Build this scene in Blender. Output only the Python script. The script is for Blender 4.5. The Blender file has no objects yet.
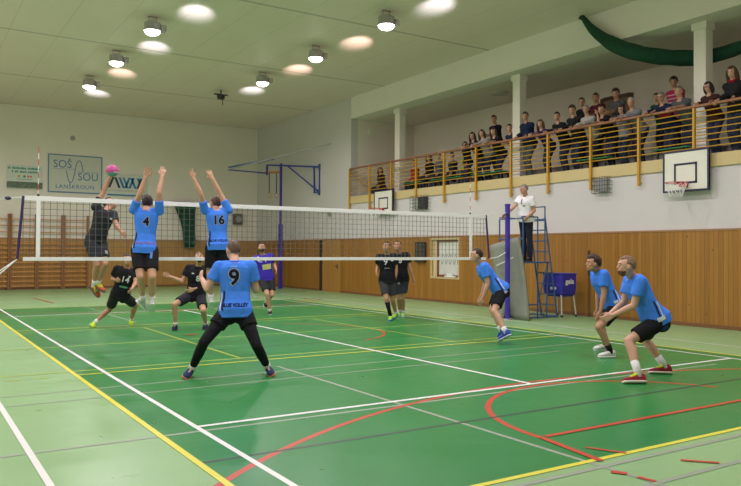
import bpy, bmesh, math, random
from mathutils import Vector, Matrix
from mathutils.bvhtree import BVHTree
R = random.Random(7)
PI = math.pi
SC = bpy.context.scene
COL = SC.collection

# ---------------------------------------------------------------- camera, light, exposure
cam_data = bpy.data.cameras.new('camera')
cam = bpy.data.objects.new('camera', cam_data); COL.objects.link(cam)
YAW, PITCH, ROLL = 0.569038, -0.013011, 0.0044923
_f = Vector((math.sin(YAW)*math.cos(PITCH), math.cos(YAW)*math.cos(PITCH), -math.sin(PITCH)))
_r = Vector((math.cos(YAW), -math.sin(YAW), 0)); _u = _r.cross(_f)
_r2 = _r*math.cos(ROLL)+_u*math.sin(ROLL); _u2 = _r2.cross(_f)
cam.matrix_world = Matrix(((_r2.x,_u2.x,-_f.x,-6.3307),(_r2.y,_u2.y,-_f.y,-12.7254),(_r2.z,_u2.z,-_f.z,1.5578),(0,0,0,1)))
cam_data.sensor_width = 36; cam_data.lens = 732.388*36/741; cam_data.clip_end = 200
SC.camera = cam
SC.view_settings.view_transform = 'Standard'; SC.view_settings.look = 'None'
SC.view_settings.gamma = 1; SC.view_settings.use_curve_mapping = False
SC.view_settings.exposure = 0.0
world = bpy.data.worlds.new('world'); SC.world = world; world.use_nodes = True
world.node_tree.nodes['Background'].inputs[0].default_value = (0.62,0.66,0.6,1)
world.node_tree.nodes['Background'].inputs[1].default_value = 0.05
LAMP_W = 95.0      # watts of each hall lamp
LAMP_COL = (1.0, 0.88, 0.97)

# ---------------------------------------------------------------- materials
def mat(name, col, rough=0.6, metal=0.0, var=0.08, scale=12.0, bump=0.0, bscale=40.0, emit=None, estr=0.0, spec=0.5, coords='Object', stretch=(1,1,1)):
    m = bpy.data.materials.new(name); m.use_nodes = True
    nt = m.node_tree; n = nt.nodes; b = n['Principled BSDF']
    tc = n.new('ShaderNodeTexCoord'); mp = n.new('ShaderNodeMapping'); mp.inputs['Scale'].default_value = stretch
    nt.links.new(tc.outputs[coords], mp.inputs[0])
    nz = n.new('ShaderNodeTexNoise'); nz.inputs['Scale'].default_value = scale; nz.inputs['Detail'].default_value = 4
    nt.links.new(mp.outputs[0], nz.inputs['Vector'])
    mx = n.new('ShaderNodeMix'); mx.data_type = 'RGBA'
    mx.inputs[6].default_value = tuple(max(0,c*(1-var)) for c in col)+(1,)
    mx.inputs[7].default_value = tuple(min(1,c*(1+var)) for c in col)+(1,)
    nt.links.new(nz.outputs[0], mx.inputs[0]); nt.links.new(mx.outputs[2], b.inputs['Base Color'])
    b.inputs['Roughness'].default_value = rough; b.inputs['Metallic'].default_value = metal
    b.inputs['Specular IOR Level'].default_value = spec
    if bump:
        n2 = n.new('ShaderNodeTexNoise'); n2.inputs['Scale'].default_value = bscale; n2.inputs['Detail'].default_value = 3
        nt.links.new(mp.outputs[0], n2.inputs['Vector'])
        bp = n.new('ShaderNodeBump'); bp.inputs['Strength'].default_value = bump; bp.inputs['Distance'].default_value = 0.04
        nt.links.new(n2.outputs[0], bp.inputs['Height']); nt.links.new(bp.outputs[0], b.inputs['Normal'])
    if emit:
        b.inputs['Emission Color'].default_value = tuple(emit)+(1,); b.inputs['Emission Strength'].default_value = estr
    return m
_mc = {}
def cloth(col):
    k = ('c',)+tuple(round(c,3) for c in col)
    if k not in _mc: _mc[k] = mat('cloth', col, 0.85, var=0.10, scale=9, bump=0.9, bscale=7, spec=0.2, stretch=(1,1,.6))
    return _mc[k]
def plain(col, rough=0.5, metal=0.0):
    k = ('p',rough,metal)+tuple(round(c,3) for c in col)
    if k not in _mc: _mc[k] = mat('paint', col, rough, metal, var=0.05)
    return _mc[k]
def skin(tone=0):
    cols = [(0.56,0.31,0.20),(0.50,0.26,0.16),(0.62,0.36,0.25)]
    k = ('s',tone)
    if k not in _mc: _mc[k] = mat('skin', cols[tone], 0.5, var=0.07, scale=14, bump=0.1, bscale=60)
    return _mc[k]
def hairm(col):
    k = ('h',)+tuple(col)
    if k not in _mc: _mc[k] = mat('hair', col, 0.55, var=0.35, scale=60, bump=0.8, bscale=80, stretch=(1,1,0.3))
    return _mc[k]

def wood_planks(name, axis, c1, c2, width=0.105, rough=0.38):
    m = bpy.data.materials.new(name); m.use_nodes = True; nt = m.node_tree; n = nt.nodes; L = nt.links; b = n['Principled BSDF']
    tc = n.new('ShaderNodeTexCoord'); sp = n.new('ShaderNodeSeparateXYZ'); L.new(tc.outputs['Object'], sp.inputs[0])
    dv = n.new('ShaderNodeMath'); dv.operation = 'DIVIDE'; L.new(sp.outputs[axis], dv.inputs[0]); dv.inputs[1].default_value = width
    fl = n.new('ShaderNodeMath'); fl.operation = 'FLOOR'; L.new(dv.outputs[0], fl.inputs[0])
    fr = n.new('ShaderNodeMath'); fr.operation = 'FRACT'; L.new(dv.outputs[0], fr.inputs[0])
    wn = n.new('ShaderNodeTexWhiteNoise'); wn.noise_dimensions = '1D'; L.new(fl.outputs[0], wn.inputs['W'])
    # grain, stretched along the height and shifted board by board
    cb = n.new('ShaderNodeCombineXYZ'); mz = n.new('ShaderNodeMath'); mz.operation = 'MULTIPLY'; mz.inputs[1].default_value = 0.9
    L.new(sp.outputs[2], mz.inputs[0]); L.new(mz.outputs[0], cb.inputs[2]); 
    mg = n.new('ShaderNodeMath'); mg.operation = 'MULTIPLY'; mg.inputs[1].default_value = 14; L.new(sp.outputs[axis], mg.inputs[0]); L.new(mg.outputs[0], cb.inputs[0])
    ms = n.new('ShaderNodeMath'); ms.operation = 'MULTIPLY'; ms.inputs[1].default_value = 37; L.new(wn.outputs[0], ms.inputs[0]); L.new(ms.outputs[0], cb.inputs[1])
    nz = n.new('ShaderNodeTexNoise'); nz.inputs['Scale'].default_value = 2.2; nz.inputs['Detail'].default_value = 5; L.new(cb.outputs[0], nz.inputs['Vector'])
    ad = n.new('ShaderNodeMath'); ad.operation = 'MULTIPLY_ADD'; L.new(nz.outputs[0], ad.inputs[0]); ad.inputs[1].default_value = 0.75
    w2 = n.new('ShaderNodeMath'); w2.operation = 'MULTIPLY_ADD'; L.new(wn.outputs[0], w2.inputs[0]); w2.inputs[1].default_value = 0.55; w2.inputs[2].default_value = -0.15
    L.new(w2.outputs[0], ad.inputs[2])
    mx = n.new('ShaderNodeMix'); mx.data_type = 'RGBA'; mx.clamp_factor = True; L.new(ad.outputs[0], mx.inputs[0]); mx.inputs[6].default_value = c1+(1,); mx.inputs[7].default_value = c2+(1,)
    # knots
    vo = n.new('ShaderNodeTexVoronoi'); vo.inputs['Scale'].default_value = 3.4; L.new(tc.outputs['Object'], vo.inputs['Vector'])
    kn = n.new('ShaderNodeMath'); kn.operation = 'LESS_THAN'; L.new(vo.outputs['Distance'], kn.inputs[0]); kn.inputs[1].default_value = 0.06
    m2 = n.new('ShaderNodeMix'); m2.data_type = 'RGBA'; L.new(kn.outputs[0], m2.inputs[0]); L.new(mx.outputs[2], m2.inputs[6]); m2.inputs[7].default_value = tuple(c*0.45 for c in c1)+(1,)
    gr = n.new('ShaderNodeMath'); gr.operation = 'LESS_THAN'; L.new(fr.outputs[0], gr.inputs[0]); gr.inputs[1].default_value = 0.07
    m3 = n.new('ShaderNodeMix'); m3.data_type = 'RGBA'; L.new(gr.outputs[0], m3.inputs[0]); L.new(m2.outputs[2], m3.inputs[6]); m3.inputs[7].default_value = tuple(c*0.5 for c in c1)+(1,)
    L.new(m3.outputs[2], b.inputs['Base Color']); b.inputs['Roughness'].default_value = rough
    bp = n.new('ShaderNodeBump'); bp.invert = True; bp.inputs['Strength'].default_value = 0.5; bp.inputs['Distance'].default_value = 0.004; L.new(gr.outputs[0], bp.inputs['Height']); L.new(bp.outputs[0], b.inputs['Normal'])
    return m

def floor_material(name, col, var=0.07):
    m = mat(name, col, 0.30, var=var, scale=0.9, bump=0.03, bscale=6, spec=0.38)
    nt = m.node_tree; n = nt.nodes; b = n['Principled BSDF']
    tc = n.new('ShaderNodeTexCoord'); nz = n.new('ShaderNodeTexNoise'); nz.inputs['Scale'].default_value = 1.7; nz.inputs['Detail'].default_value = 6
    nt.links.new(tc.outputs['Object'], nz.inputs['Vector'])
    mr = n.new('ShaderNodeMapRange'); mr.inputs[3].default_value = 0.22; mr.inputs[4].default_value = 0.40
    nt.links.new(nz.outputs[0], mr.inputs[0]); nt.links.new(mr.outputs[0], b.inputs['Roughness'])
    return m

def ceiling_material():
    m = bpy.data.materials.new('ceiling_panels'); m.use_nodes = True; nt = m.node_tree; n = nt.nodes; L = nt.links; b = n['Principled BSDF']
    tc = n.new('ShaderNodeTexCoord'); sp = n.new('ShaderNodeSeparateXYZ'); L.new(tc.outputs['Object'], sp.inputs[0])
    def joint(axis, step, w, off):
        a = n.new('ShaderNodeMath'); a.operation = 'ADD'; a.inputs[1].default_value = off; L.new(sp.outputs[axis], a.inputs[0])
        d = n.new('ShaderNodeMath'); d.operation = 'DIVIDE'; d.inputs[1].default_value = step; L.new(a.outputs[0], d.inputs[0])
        f = n.new('ShaderNodeMath'); f.operation = 'FRACT'; L.new(d.outputs[0], f.inputs[0])
        t = n.new('ShaderNodeMath'); t.operation = 'LESS_THAN'; t.inputs[1].default_value = w/step; L.new(f.outputs[0], t.inputs[0]); return t
    big = joint(1, 5.5, 0.09, 2.2); sx = joint(0, 1.2, 0.03, 0.4); sy = joint(1, 0.6, 0.015, 0)
    nz = n.new('ShaderNodeTexNoise'); nz.inputs['Scale'].default_value = 0.8; L.new(tc.outputs['Object'], nz.inputs['Vector'])
    mx = n.new('ShaderNodeMix'); mx.data_type = 'RGBA'; L.new(nz.outputs[0], mx.inputs[0]); mx.inputs[6].default_value = (0.84,0.70,0.63,1); mx.inputs[7].default_value = (0.88,0.745,0.67,1)
    cur = mx.outputs[2]
    for t, k in ((sy,0.93),(sx,0.88),(big,0.60)):
        q = n.new('ShaderNodeMix'); q.data_type = 'RGBA'; q.blend_type = 'MULTIPLY'; L.new(t.outputs[0], q.inputs[0]); L.new(cur, q.inputs[6]); q.inputs[7].default_value = (k,k,k,1); cur = q.outputs[2]
    L.new(cur, b.inputs['Base Color']); b.inputs['Roughness'].default_value = 0.55
    bp = n.new('ShaderNodeBump'); bp.invert = True; bp.inputs['Strength'].default_value = 0.4; bp.inputs['Distance'].default_value = 0.02; L.new(big.outputs[0], bp.inputs['Height']); L.new(bp.outputs[0], b.inputs['Normal'])
    return m

M = dict(
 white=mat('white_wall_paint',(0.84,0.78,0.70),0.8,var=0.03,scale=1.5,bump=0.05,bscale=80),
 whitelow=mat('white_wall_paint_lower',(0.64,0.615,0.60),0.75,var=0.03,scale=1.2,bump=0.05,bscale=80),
 gallery=mat('gallery_wall_paint',(0.84,0.76,0.68),0.85,var=0.04,scale=1.5),
 ceil=ceiling_material(),
 woodY=wood_planks('pine_panelling_side',1,(0.27,0.12,0.016),(0.42,0.20,0.035)),
 woodX=wood_planks('pine_panelling_end',0,(0.40,0.20,0.05),(0.58,0.31,0.09)),
 wooddoor=wood_planks('pine_door_boards',1,(0.36,0.18,0.04),(0.48,0.25,0.06),0.14),
 woodbar=mat('varnished_wood_bars',(0.60,0.27,0.08),0.4,var=0.2,scale=5,stretch=(1,1,6)),
 floor=floor_material('light_green_floor',(0.27,0.48,0.215)),
 court=floor_material('court_green_floor',(0.020,0.225,0.050)),
 lw=plain((0.82,0.84,0.80),0.35), ly=plain((0.75,0.72,0.06),0.35), lyf=plain((0.42,0.56,0.07),0.35), lg=plain((0.30,0.36,0.27),0.4), lk=plain((0.03,0.06,0.04),0.4), lr=plain((0.55,0.06,0.025),0.35),
 yellow=mat('yellow_enamel',(0.58,0.31,0.025),0.35,var=0.08,scale=4),
 handrail=mat('brown_handrail',(0.30,0.12,0.045),0.4,var=0.15,scale=6),
 band=mat('cream_painted_board',(0.62,0.50,0.24),0.6,var=0.05,scale=2),
 blue=mat('blue_enamel',(0.03,0.05,0.32),0.35,var=0.08,scale=4),
 steelblue=mat('steel_blue_enamel',(0.035,0.11,0.26),0.4,var=0.08,scale=4),
 purple=mat('violet_blue_post_paint',(0.05,0.03,0.34),0.3,var=0.08,scale=4),
 dark=mat('dark_metal',(0.03,0.03,0.035),0.5,var=0.1), grey=mat('grey_metal',(0.40,0.38,0.38),0.45,metal=0.4,var=0.1),
 netcord=mat('net_cord',(0.13,0.14,0.13),0.8,var=0.1), netwhite=mat('white_net_tape',(0.85,0.85,0.84),0.6,var=0.03),
 green=mat('dark_green_netting',(0.008,0.065,0.032),0.9,var=0.35,scale=16,bump=0.9,bscale=22,stretch=(1,1,0.25)),
 mat_grey=mat('grey_canvas_mat',(0.24,0.26,0.21),0.8,var=0.12,scale=3,bump=0.25,bscale=7),
 board=mat('backboard_white',(0.78,0.78,0.66),0.4,var=0.03), navy=plain((0.02,0.02,0.07),0.4), red=plain((0.55,0.03,0.03),0.4),
 cartblue=mat('blue_cart_fabric',(0.035,0.03,0.38),0.7,var=0.12,scale=5,bump=0.35,bscale=7),
 lens=mat('lamp_lens',(0.9,0.9,0.9),0.3,emit=(1.0,0.93,0.88),estr=16.0),
 glass=mat('office_window_glass',(0.66,0.68,0.62),0.15,var=0.15,scale=3), tape=plain((0.75,0.75,0.75),0.5),
)

# ---------------------------------------------------------------- mesh helpers
def V(*a): return Vector(a)
def link(name, me, material, parent=None, kind=None):
    o = bpy.data.objects.new(name, me); COL.objects.link(o)
    mats = material if isinstance(material,(list,tuple)) else [material]
    me.materials.clear()
    for m_ in mats: me.materials.append(m_)
    if parent is not None: o.parent = parent
    if kind: o['kind'] = kind
    return o
def obj(name, bm, material, parent=None, smooth=False, kind=None):
    me = bpy.data.meshes.new(name)
    bmesh.ops.recalc_face_normals(bm, faces=bm.faces[:])
    bm.to_mesh(me); bm.free()
    if smooth: me.polygons.foreach_set('use_smooth',[True]*len(me.polygons))
    return link(name, me, material, parent, kind)
def root(name, label, cat, loc=(0,0,0), group=None, rotz=0):
    o = bpy.data.objects.new(name, None); COL.objects.link(o); o.location = loc; o.rotation_euler = (0,0,rotz); o.empty_display_size = 0.1
    o['label'] = label; o['category'] = cat
    if group: o['group'] = group
    return o
def tag(o, label, cat, group=None):
    o['label'] = label; o['category'] = cat
    if group: o['group'] = group
    return o
def box(bm, x0, x1, y0, y1, z0, z1, mi=0):
    vs = [bm.verts.new((x,y,z)) for x in (x0,x1) for y in (y0,y1) for z in (z0,z1)]
    for q in ((0,1,3,2),(4,6,7,5),(0,4,5,1),(2,3,7,6),(0,2,6,4),(1,5,7,3)):
        f_ = bm.faces.new([vs[i] for i in q]); f_.material_index = mi
def BM(): return bmesh.new()
def frame_of(d):
    d = d.normalized(); a = V(0,0,1) if abs(d.z) < 0.95 else V(1,0,0)
    x = a.cross(d).normalized(); return x, d.cross(x), d
def beam(bm, a, b, w, h, up=None):
    a = Vector(a); b = Vector(b); x, y, d = frame_of(b-a)
    vs = [bm.verts.new(p + x*sx*w/2 + y*sy*h/2) for p in (a,b) for sx, sy in ((-1,-1),(1,-1),(1,1),(-1,1))]
    for q in ((0,1,2,3),(7,6,5,4),(0,4,5,1),(1,5,6,2),(2,6,7,3),(3,7,4,0)): bm.faces.new([vs[i] for i in q])
def rod(bm, a, b, r0, r1=None, n=12):
    a = Vector(a); b = Vector(b); r1 = r0 if r1 is None else r1; x, y, d = frame_of(b-a)
    A = [bm.verts.new(a+(x*math.cos(t)+y*math.sin(t))*r0) for t in [2*PI*i/n for i in range(n)]]
    B = [bm.verts.new(b+(x*math.cos(t)+y*math.sin(t))*r1) for t in [2*PI*i/n for i in range(n)]]
    for i in range(n): bm.faces.new((A[i],A[(i+1)%n],B[(i+1)%n],B[i]))
    bm.faces.new(A[::-1]); bm.faces.new(B)
def tube(bm, pts, rad, n=12, closed=False):
    pts = [Vector(p) for p in pts]; N = len(pts); rings = []
    rr = rad if isinstance(rad,(list,tuple)) else [rad]*N
    px = None
    for i, p in enumerate(pts):
        d = (pts[(i+1)%N]-pts[i-1]) if closed else (pts[min(i+1,N-1)]-pts[max(i-1,0)])
        d.normalize()
        x = frame_of(d)[0] if px is None else (px - d*px.dot(d)).normalized()
        px = x; y = d.cross(x)
        rings.append([bm.verts.new(p+(x*math.cos(2*PI*k/n)+y*math.sin(2*PI*k/n))*rr[i]) for k in range(n)])
    for i in range(N if closed else N-1):
        A = rings[i]; B = rings[(i+1)%N]
        for k in range(n): bm.faces.new((A[k],A[(k+1)%n],B[(k+1)%n],B[k]))
    if not closed: bm.faces.new(rings[0][::-1]); bm.faces.new(rings[-1])
def ball(bm, c, r, axes=None, nu=14, nv=10):
    c = Vector(c); r = (r,r,r) if not isinstance(r,(tuple,list)) else r
    X, Y, Z = axes or (V(1,0,0),V(0,1,0),V(0,0,1))
    def P(u, v): return c + X*(r[0]*math.sin(v)*math.cos(u)) + Y*(r[1]*math.sin(v)*math.sin(u)) + Z*(r[2]*math.cos(v))
    top = bm.verts.new(P(0,0)); bot = bm.verts.new(P(0,PI))
    rows = [[bm.verts.new(P(2*PI*i/nu, PI*j/nv)) for i in range(nu)] for j in range(1,nv)]
    for i in range(nu):
        k = (i+1)%nu
        bm.faces.new((top,rows[0][i],rows[0][k])); bm.faces.new((bot,rows[-1][k],rows[-1][i]))
        for j in range(nv-2): bm.faces.new((rows[j][i],rows[j+1][i],rows[j+1][k],rows[j][k]))
def loft(bm, secs, n=20, e=2.4):
    """secs: (centre, x axis, y axis, half x, half y)"""
    rings = []
    for c, X, Y, a, b in secs:
        ring = []
        for k in range(n):
            t = 2*PI*k/n; ct, st = math.cos(t), math.sin(t)
            ring.append(bm.verts.new(c + X*(a*math.copysign(abs(ct)**(2/e),ct)) + Y*(b*math.copysign(abs(st)**(2/e),st))))
        rings.append(ring)
    for A, B in zip(rings, rings[1:]):
        for k in range(n): bm.faces.new((A[k],A[(k+1)%n],B[(k+1)%n],B[k]))
    bm.faces.new(rings[0][::-1]); bm.faces.new(rings[-1])
def bevel(bm, w, seg=2):
    bmesh.ops.remove_doubles(bm, verts=bm.verts[:], dist=1e-5)
    bmesh.ops.bevel(bm, geom=[e for e in bm.edges if len(e.link_faces)==2 and e.calc_face_angle(0) > 0.5], offset=w, segments=seg, affect='EDGES', profile=0.5)
def text_mesh(txt, size, bold=0.0, spacing=1.0):
    cu = bpy.data.curves.new('t','FONT'); cu.body = txt; cu.size = size; cu.align_x = 'CENTER'; cu.offset = bold; cu.space_character = spacing; cu.resolution_u = 3
    o = bpy.data.objects.new('t', cu); COL.objects.link(o); bpy.context.view_layer.update()
    me = bpy.data.meshes.new_from_object(o.evaluated_get(bpy.context.evaluated_depsgraph_get()))
    bpy.data.objects.remove(o); bpy.data.curves.remove(cu)
    return me
def flat_text(name, txt, size, origin, X, Y, material, parent, bold=0.0, sx=1.0, spacing=1.0):
    me = text_mesh(txt, size, bold, spacing); X = Vector(X); Y = Vector(Y); O = Vector(origin)
    for v in me.vertices: v.co = O + X*(v.co.x*sx) + Y*v.co.y
    return link(name, me, material, parent)

# ---------------------------------------------------------------- figures
PENDING = []      # remeshed skins and garments, baked together
TEXTS = []        # prints laid on garments once those are baked
def grow(name, bm, voxel, material, parent, it=5):
    o = obj(name, bm, material, parent)
    r = o.modifiers.new('r','REMESH'); r.mode = 'VOXEL'; r.voxel_size = voxel; r.use_smooth_shade = True
    s = o.modifiers.new('s','SMOOTH'); s.factor = 0.5; s.iterations = it
    PENDING.append(o); return o
def cap(bm, a, b, r0, r1, sa=True, sb=True, n=14):
    rod(bm, a, b, r0, r1, n)
    if sa: ball(bm, a, r0*0.99)
    if sb: ball(bm, b, r1*0.99)
def mixv(a, b, t): return a+(b-a)*t
def ik(a, b, l1, l2, hint):
    v = b-a; d = v.length
    if d >= (l1+l2)*0.995: return a+v*(l1/(l1+l2))
    u = v.normalized(); x = (d*d+l1*l1-l2*l2)/(2*d); h = math.sqrt(max(l1*l1-x*x,0))
    w = hint-u*hint.dot(u); w.normalize(); return a+u*x+w*h
def hand(bm, w, d, n, side, s, curl=0.35, spread=0.10):
    """w wrist, d along the forearm, n palm normal, side towards the thumb"""
    d = d.normalized(); side = (side-d*side.dot(d)).normalized(); n = d.cross(side) if d.cross(side).dot(n) > 0 else side.cross(d)
    pl = 0.095*s
    for k in range(4):
        off = (1.5-k)*0.021*s
        base = w+side*off*0.6+d*0.015*s; kn = w+d*(pl-abs(k-1.2)*0.005*s)+side*off
        cap(bm, base, kn, 0.015*s, 0.0125*s, n=8)
        dd = (d+side*((1.5-k)*spread)).normalized(); L = (0.072,0.080,0.074,0.058)[k]*s
        a1 = curl*(0.8+0.15*k); e1 = kn+(dd*math.cos(a1)+n*math.sin(a1))*L*0.5
        a2 = a1*2.1; e2 = e1+(dd*math.cos(a2)+n*math.sin(a2))*L*0.5
        cap(bm, kn, e1, 0.0105*s, 0.0095*s, n=8); cap(bm, e1, e2, 0.0095*s, 0.008*s, n=8)
    tb = w+d*0.025*s+side*0.022*s; t1 = tb+(d*0.7+side*0.65+n*0.25).normalized()*0.048*s; t2 = t1+(d*0.9+side*0.3+n*0.3).normalized()*0.036*s
    cap(bm, tb, t1, 0.015*s, 0.0115*s, n=8); cap(bm, t1, t2, 0.0115*s, 0.009*s, n=8)
class Body: pass
def person(label, j, s, hyaw, hp, ground, o):
    """o: look of the person; j: joints in world space"""
    g0 = Vector(ground)
    P = root('person', label, 'person', g0, o.get('group'))
    J = {k: Vector(v)-g0 for k, v in j.items()}
    B = Body(); B.J = J; B.s = s; B.P = P
    up = (J['neck']-J['pelvis']).normalized(); L = (J['neck']-J['pelvis']).length
    latS = (J['shL']-J['shR']).normalized(); latH = (J['hiL']-J['hiR']).normalized()
    fS = latS.cross(up).normalized(); fH = latH.cross(up).normalized()
    B.up, B.lat, B.fw, B.L = up, latS, fS, L
    vox = o.get('vox', 0.008); slim = o.get('slim', 1.0); belly = o.get('belly', 0.0)
    def rings(infl, lst):
        out = []
        for t, a, b, f in lst:
            lx = mixv(latH, latS, min(max(t,0),1)).normalized(); fy = lx.cross(up).normalized()
            bl = belly*math.exp(-((t-0.25)/0.22)**2)
            out.append((J['pelvis']+up*(L*t)+fy*(f*s+bl*0.6), lx, fy, a*s*slim+infl+bl*0.3, b*s+infl+bl*0.6))
        return out
    T = [(-0.17,.085,.07,0),(-0.08,.155,.11,-.01),(0.04,.168,.118,-.01),(0.20,.155,.102,0),(0.38,.146,.095,.01),(0.58,.163,.106,.018),(0.76,.180,.112,.015),(0.88,.176,.100,.005),(0.96,.120,.075,0),(1.02,.062,.058,0)]
    # head frame
    hy = math.radians(hyaw); hpr = math.radians(hp)
    hf = V(math.cos(hy)*math.cos(hpr), math.sin(hy)*math.cos(hpr), math.sin(hpr)); hl = V(-math.sin(hy), math.cos(hy), 0); hu = hf.cross(hl)
    H = J['head']; ax = (hl, hf, hu)
    def hpnt(x, y, z): return H+(hl*x+hf*y+hu*z)*s
    bm = BM()
    loft(bm, rings(0, T))
    cap(bm, J['neck']-up*0.04*s, mixv(J['neck'],hpnt(0,-.02,-.05),0.8), .060*s, .055*s)
    for S in 'LR':
        sh, el, ha = J['sh'+S], J['el'+S], J['ha'+S]; hi, kn, an, to = J['hi'+S], J['kn'+S], J['an'+S], J['to'+S]
        cap(bm, J['neck']-up*0.03*s, sh, .052*s, .056*s)
        m_ = mixv(sh,el,.45); cap(bm, sh, m_, .058*s, .050*s); cap(bm, m_, el, .050*s, .040*s)
        m_ = mixv(el,ha,.3); cap(bm, el, m_, .041*s, .042*s); cap(bm, m_, ha, .042*s, .027*s)
        d = (ha-el).normalized()
        curl, spread = o.get('curl',0.45), o.get('spread',0.08)
        thumb = o.get('thumb'+S)
        if thumb is None: thumb = fS*0.8+up*0.4
        hand(bm, ha, (d+Vector(o.get('bend'+S,(0,0,0)))), latS*(-1 if S=='L' else 1), Vector(thumb), s, curl, spread)
        cap(bm, hi+(J['pelvis']-hi)*0.1, mixv(hi,kn,.4), .092*s, .080*s); cap(bm, mixv(hi,kn,.4), kn, .080*s, .056*s)
        cf = mixv(kn,an,.3); k_f = (mixv(hi,kn,.5)+mixv(kn,an,.5))*0.5-kn
        cb = k_f.normalized()*0.012*s if k_f.length > 0.03 else -fH*0.012*s
        cap(bm, kn, cf+cb, .055*s, .058*s); cap(bm, cf+cb, mixv(kn,an,.7), .058*s, .042*s); cap(bm, mixv(kn,an,.7), an, .042*s, .036*s)
        ff = (to-an); cap(bm, an-V(0,0,0), an+ff*0.85, .036*s, .026*s); 
        ball(bm, J['pelvis']-fH*.032*s+(hi-J['pelvis'])*0.75-up*.05*s, .090*s)
    ball(bm, hpnt(0,-.004,.022), (.077*s,.097*s,.098*s), ax, 20, 14)
    ball(bm, hpnt(0,.022,-.045), (.060*s,.068*s,.070*s), ax, 16, 12)
    ball(bm, hpnt(0,.062,-.088), (.026*s,.022*s,.020*s), ax)
    rod(bm, hpnt(0,.086,.018), hpnt(0,.104,-.020), .008*s, .012*s, 8); ball(bm, hpnt(0,.102,-.024), (.015*s,.012*s,.010*s), ax, 8, 6)
    ball(bm, hpnt(0,.080,.036), (.055*s,.016*s,.012*s), ax)
    ball(bm, hpnt(0,.082,-.058), (.027*s,.014*s,.012*s), ax)
    for sg in (-1,1): ball(bm, hpnt(sg*.080,-.006,-.008), (.012*s,.020*s,.032*s), ax, 8, 6); ball(bm, hpnt(sg*.040,.062,-.018), (.019*s,.018*s,.018*s), ax)
    grow('body', bm, vox, skin(o.get('tone',0)), P, 5)
    for sg in (-1,1):
        bm = BM(); ball(bm, hpnt(sg*.031,.083,.012), (.014*s,.008*s,.0065*s), ax, 10, 8); e = obj('eye', bm, [plain((0.42,0.38,0.34),0.3), plain((0.03,0.02,0.015),0.3)], P, True)
        cpt = hpnt(sg*.031,.095,.012)
        for p in e.data.polygons: p.material_index = 1 if (p.center-cpt).length < .0085*s else 0
    bm = BM(); ball(bm, hpnt(0,.094,-.058), (.022*s,.008*s,.006*s), ax, 10, 6); obj('mouth', bm, plain((0.35,0.09,0.07),0.5), P, True)
    for sg in (-1,1):
        bm = BM(); ball(bm, hpnt(sg*.031,.094,.032), (.018*s,.005*s,.004*s), ax, 8, 6); obj('eyebrow', bm, hairm(o.get('haircol',(0.03,0.018,0.01))), P, True)
    # hair
    hs = o.get('hair','short')
    if hs != 'bald':
        bm = BM(); nu, nv = 32, 22; hc = hpnt(0,-.006,.024); top = {'short':1.09,'buzz':1.045,'long':1.15,'tousled':1.24,'bob':1.16,'grey':1.09}[hs]
        rr = random.Random(int(H.x*1000)&0xffff)
        grid = []
        for jv in range(nv+1):
            v = PI*jv/nv; row = []
            for iu in range(nu):
                u = 2*PI*iu/nu; dx, dy, dz = math.sin(v)*math.cos(u), math.sin(v)*math.sin(u), math.cos(v)
                low = -0.52 if hs in ('short','tousled','buzz','grey') else -0.75
                face = dy > 0.30 and dz < 0.45+0.25*(1-dy)
                side_ = dz < 0.05-0.35*max(0,-dy-.05)*2.2 and dy > -0.42 or (dz < 0.22 and dy > 0.22)
                neckz = dz < low
                k = top+(rr.random()*.05 if hs=='tousled' else rr.random()*.02) + (0.05 if hs=='tousled' and dz>0.3 else 0)
                if face or side_ or neckz: k = 0.84
                row.append(bm.verts.new(hc+(hl*dx*.077+hf*dy*.097+hu*dz*.098)*s*k))
            grid.append(row)
        for jv in range(nv):
            for iu in range(nu):
                q = [grid[jv][iu],grid[jv+1][iu],grid[jv+1][(iu+1)%nu],grid[jv][(iu+1)%nu]]
                bm.faces.new(q)
        bmesh.ops.remove_doubles(bm, verts=bm.verts[:], dist=1e-5)
        if hs in ('long','bob'):
            ln = .26 if hs=='long' else .13
            for a in range(-4,5):
                th = a*0.42; bx, by = math.sin(th)*.078, -math.cos(th)*.088
                if by > 0.03: continue
                tube(bm, [hpnt(bx*.9,by*.9,.06), hpnt(bx*1.12,by*1.08,-.03), hpnt(bx*1.2,by*1.05-.008,-.03-ln*.5), hpnt(bx*1.05,by*.9-.01,-.03-ln)], [.030*s,.036*s,.032*s,.012*s], 8)
        obj('hair', bm, hairm(o.get('haircol',(0.03,0.018,0.01))), P, True)
    if o.get('beard'):
        bm = BM(); ball(bm, hpnt(0,.024,-.055), (.064*s,.074*s,.064*s), ax, 20, 14)
        for v in bm.verts:
            r_ = v.co-H
            if r_.dot(hu) > -.045*s or r_.dot(hf) < .01*s: v.co = hpnt(0,.02,-.05)+(v.co-hpnt(0,.02,-.05))*0.75
        obj('beard', bm, hairm(o['beard'] if isinstance(o['beard'],tuple) else o.get('haircol',(0.03,0.018,0.01))), P, True)
    if o.get('glasses'):
        bm = BM()
        for sg in (-1,1):
            tube(bm, [hpnt(sg*.032+.022*math.cos(t),.104,.010+.017*math.sin(t)) for t in [2*PI*k/14 for k in range(14)]], .0025*s, 6, True); rod(bm, hpnt(sg*.054,.102,.012), hpnt(sg*.080,.0,.008), .002*s)
        rod(bm, hpnt(-.010,.105,.012), hpnt(.010,.105,.012), .002*s); obj('glasses', bm, M['dark'], P)
    # upper garment
    cv = vox+0.002; long = o.get('sleeve','short') == 'long'; infl = 0.012+o.get('loose',0)
    bm = BM(); hem = o.get('hem',-0.14)
    TT = [(hem, .172, .118, -.005)]+[t for t in T[1:-1] if t[0] > hem+0.03]+[(0.985,.085,.068,0)]
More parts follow.
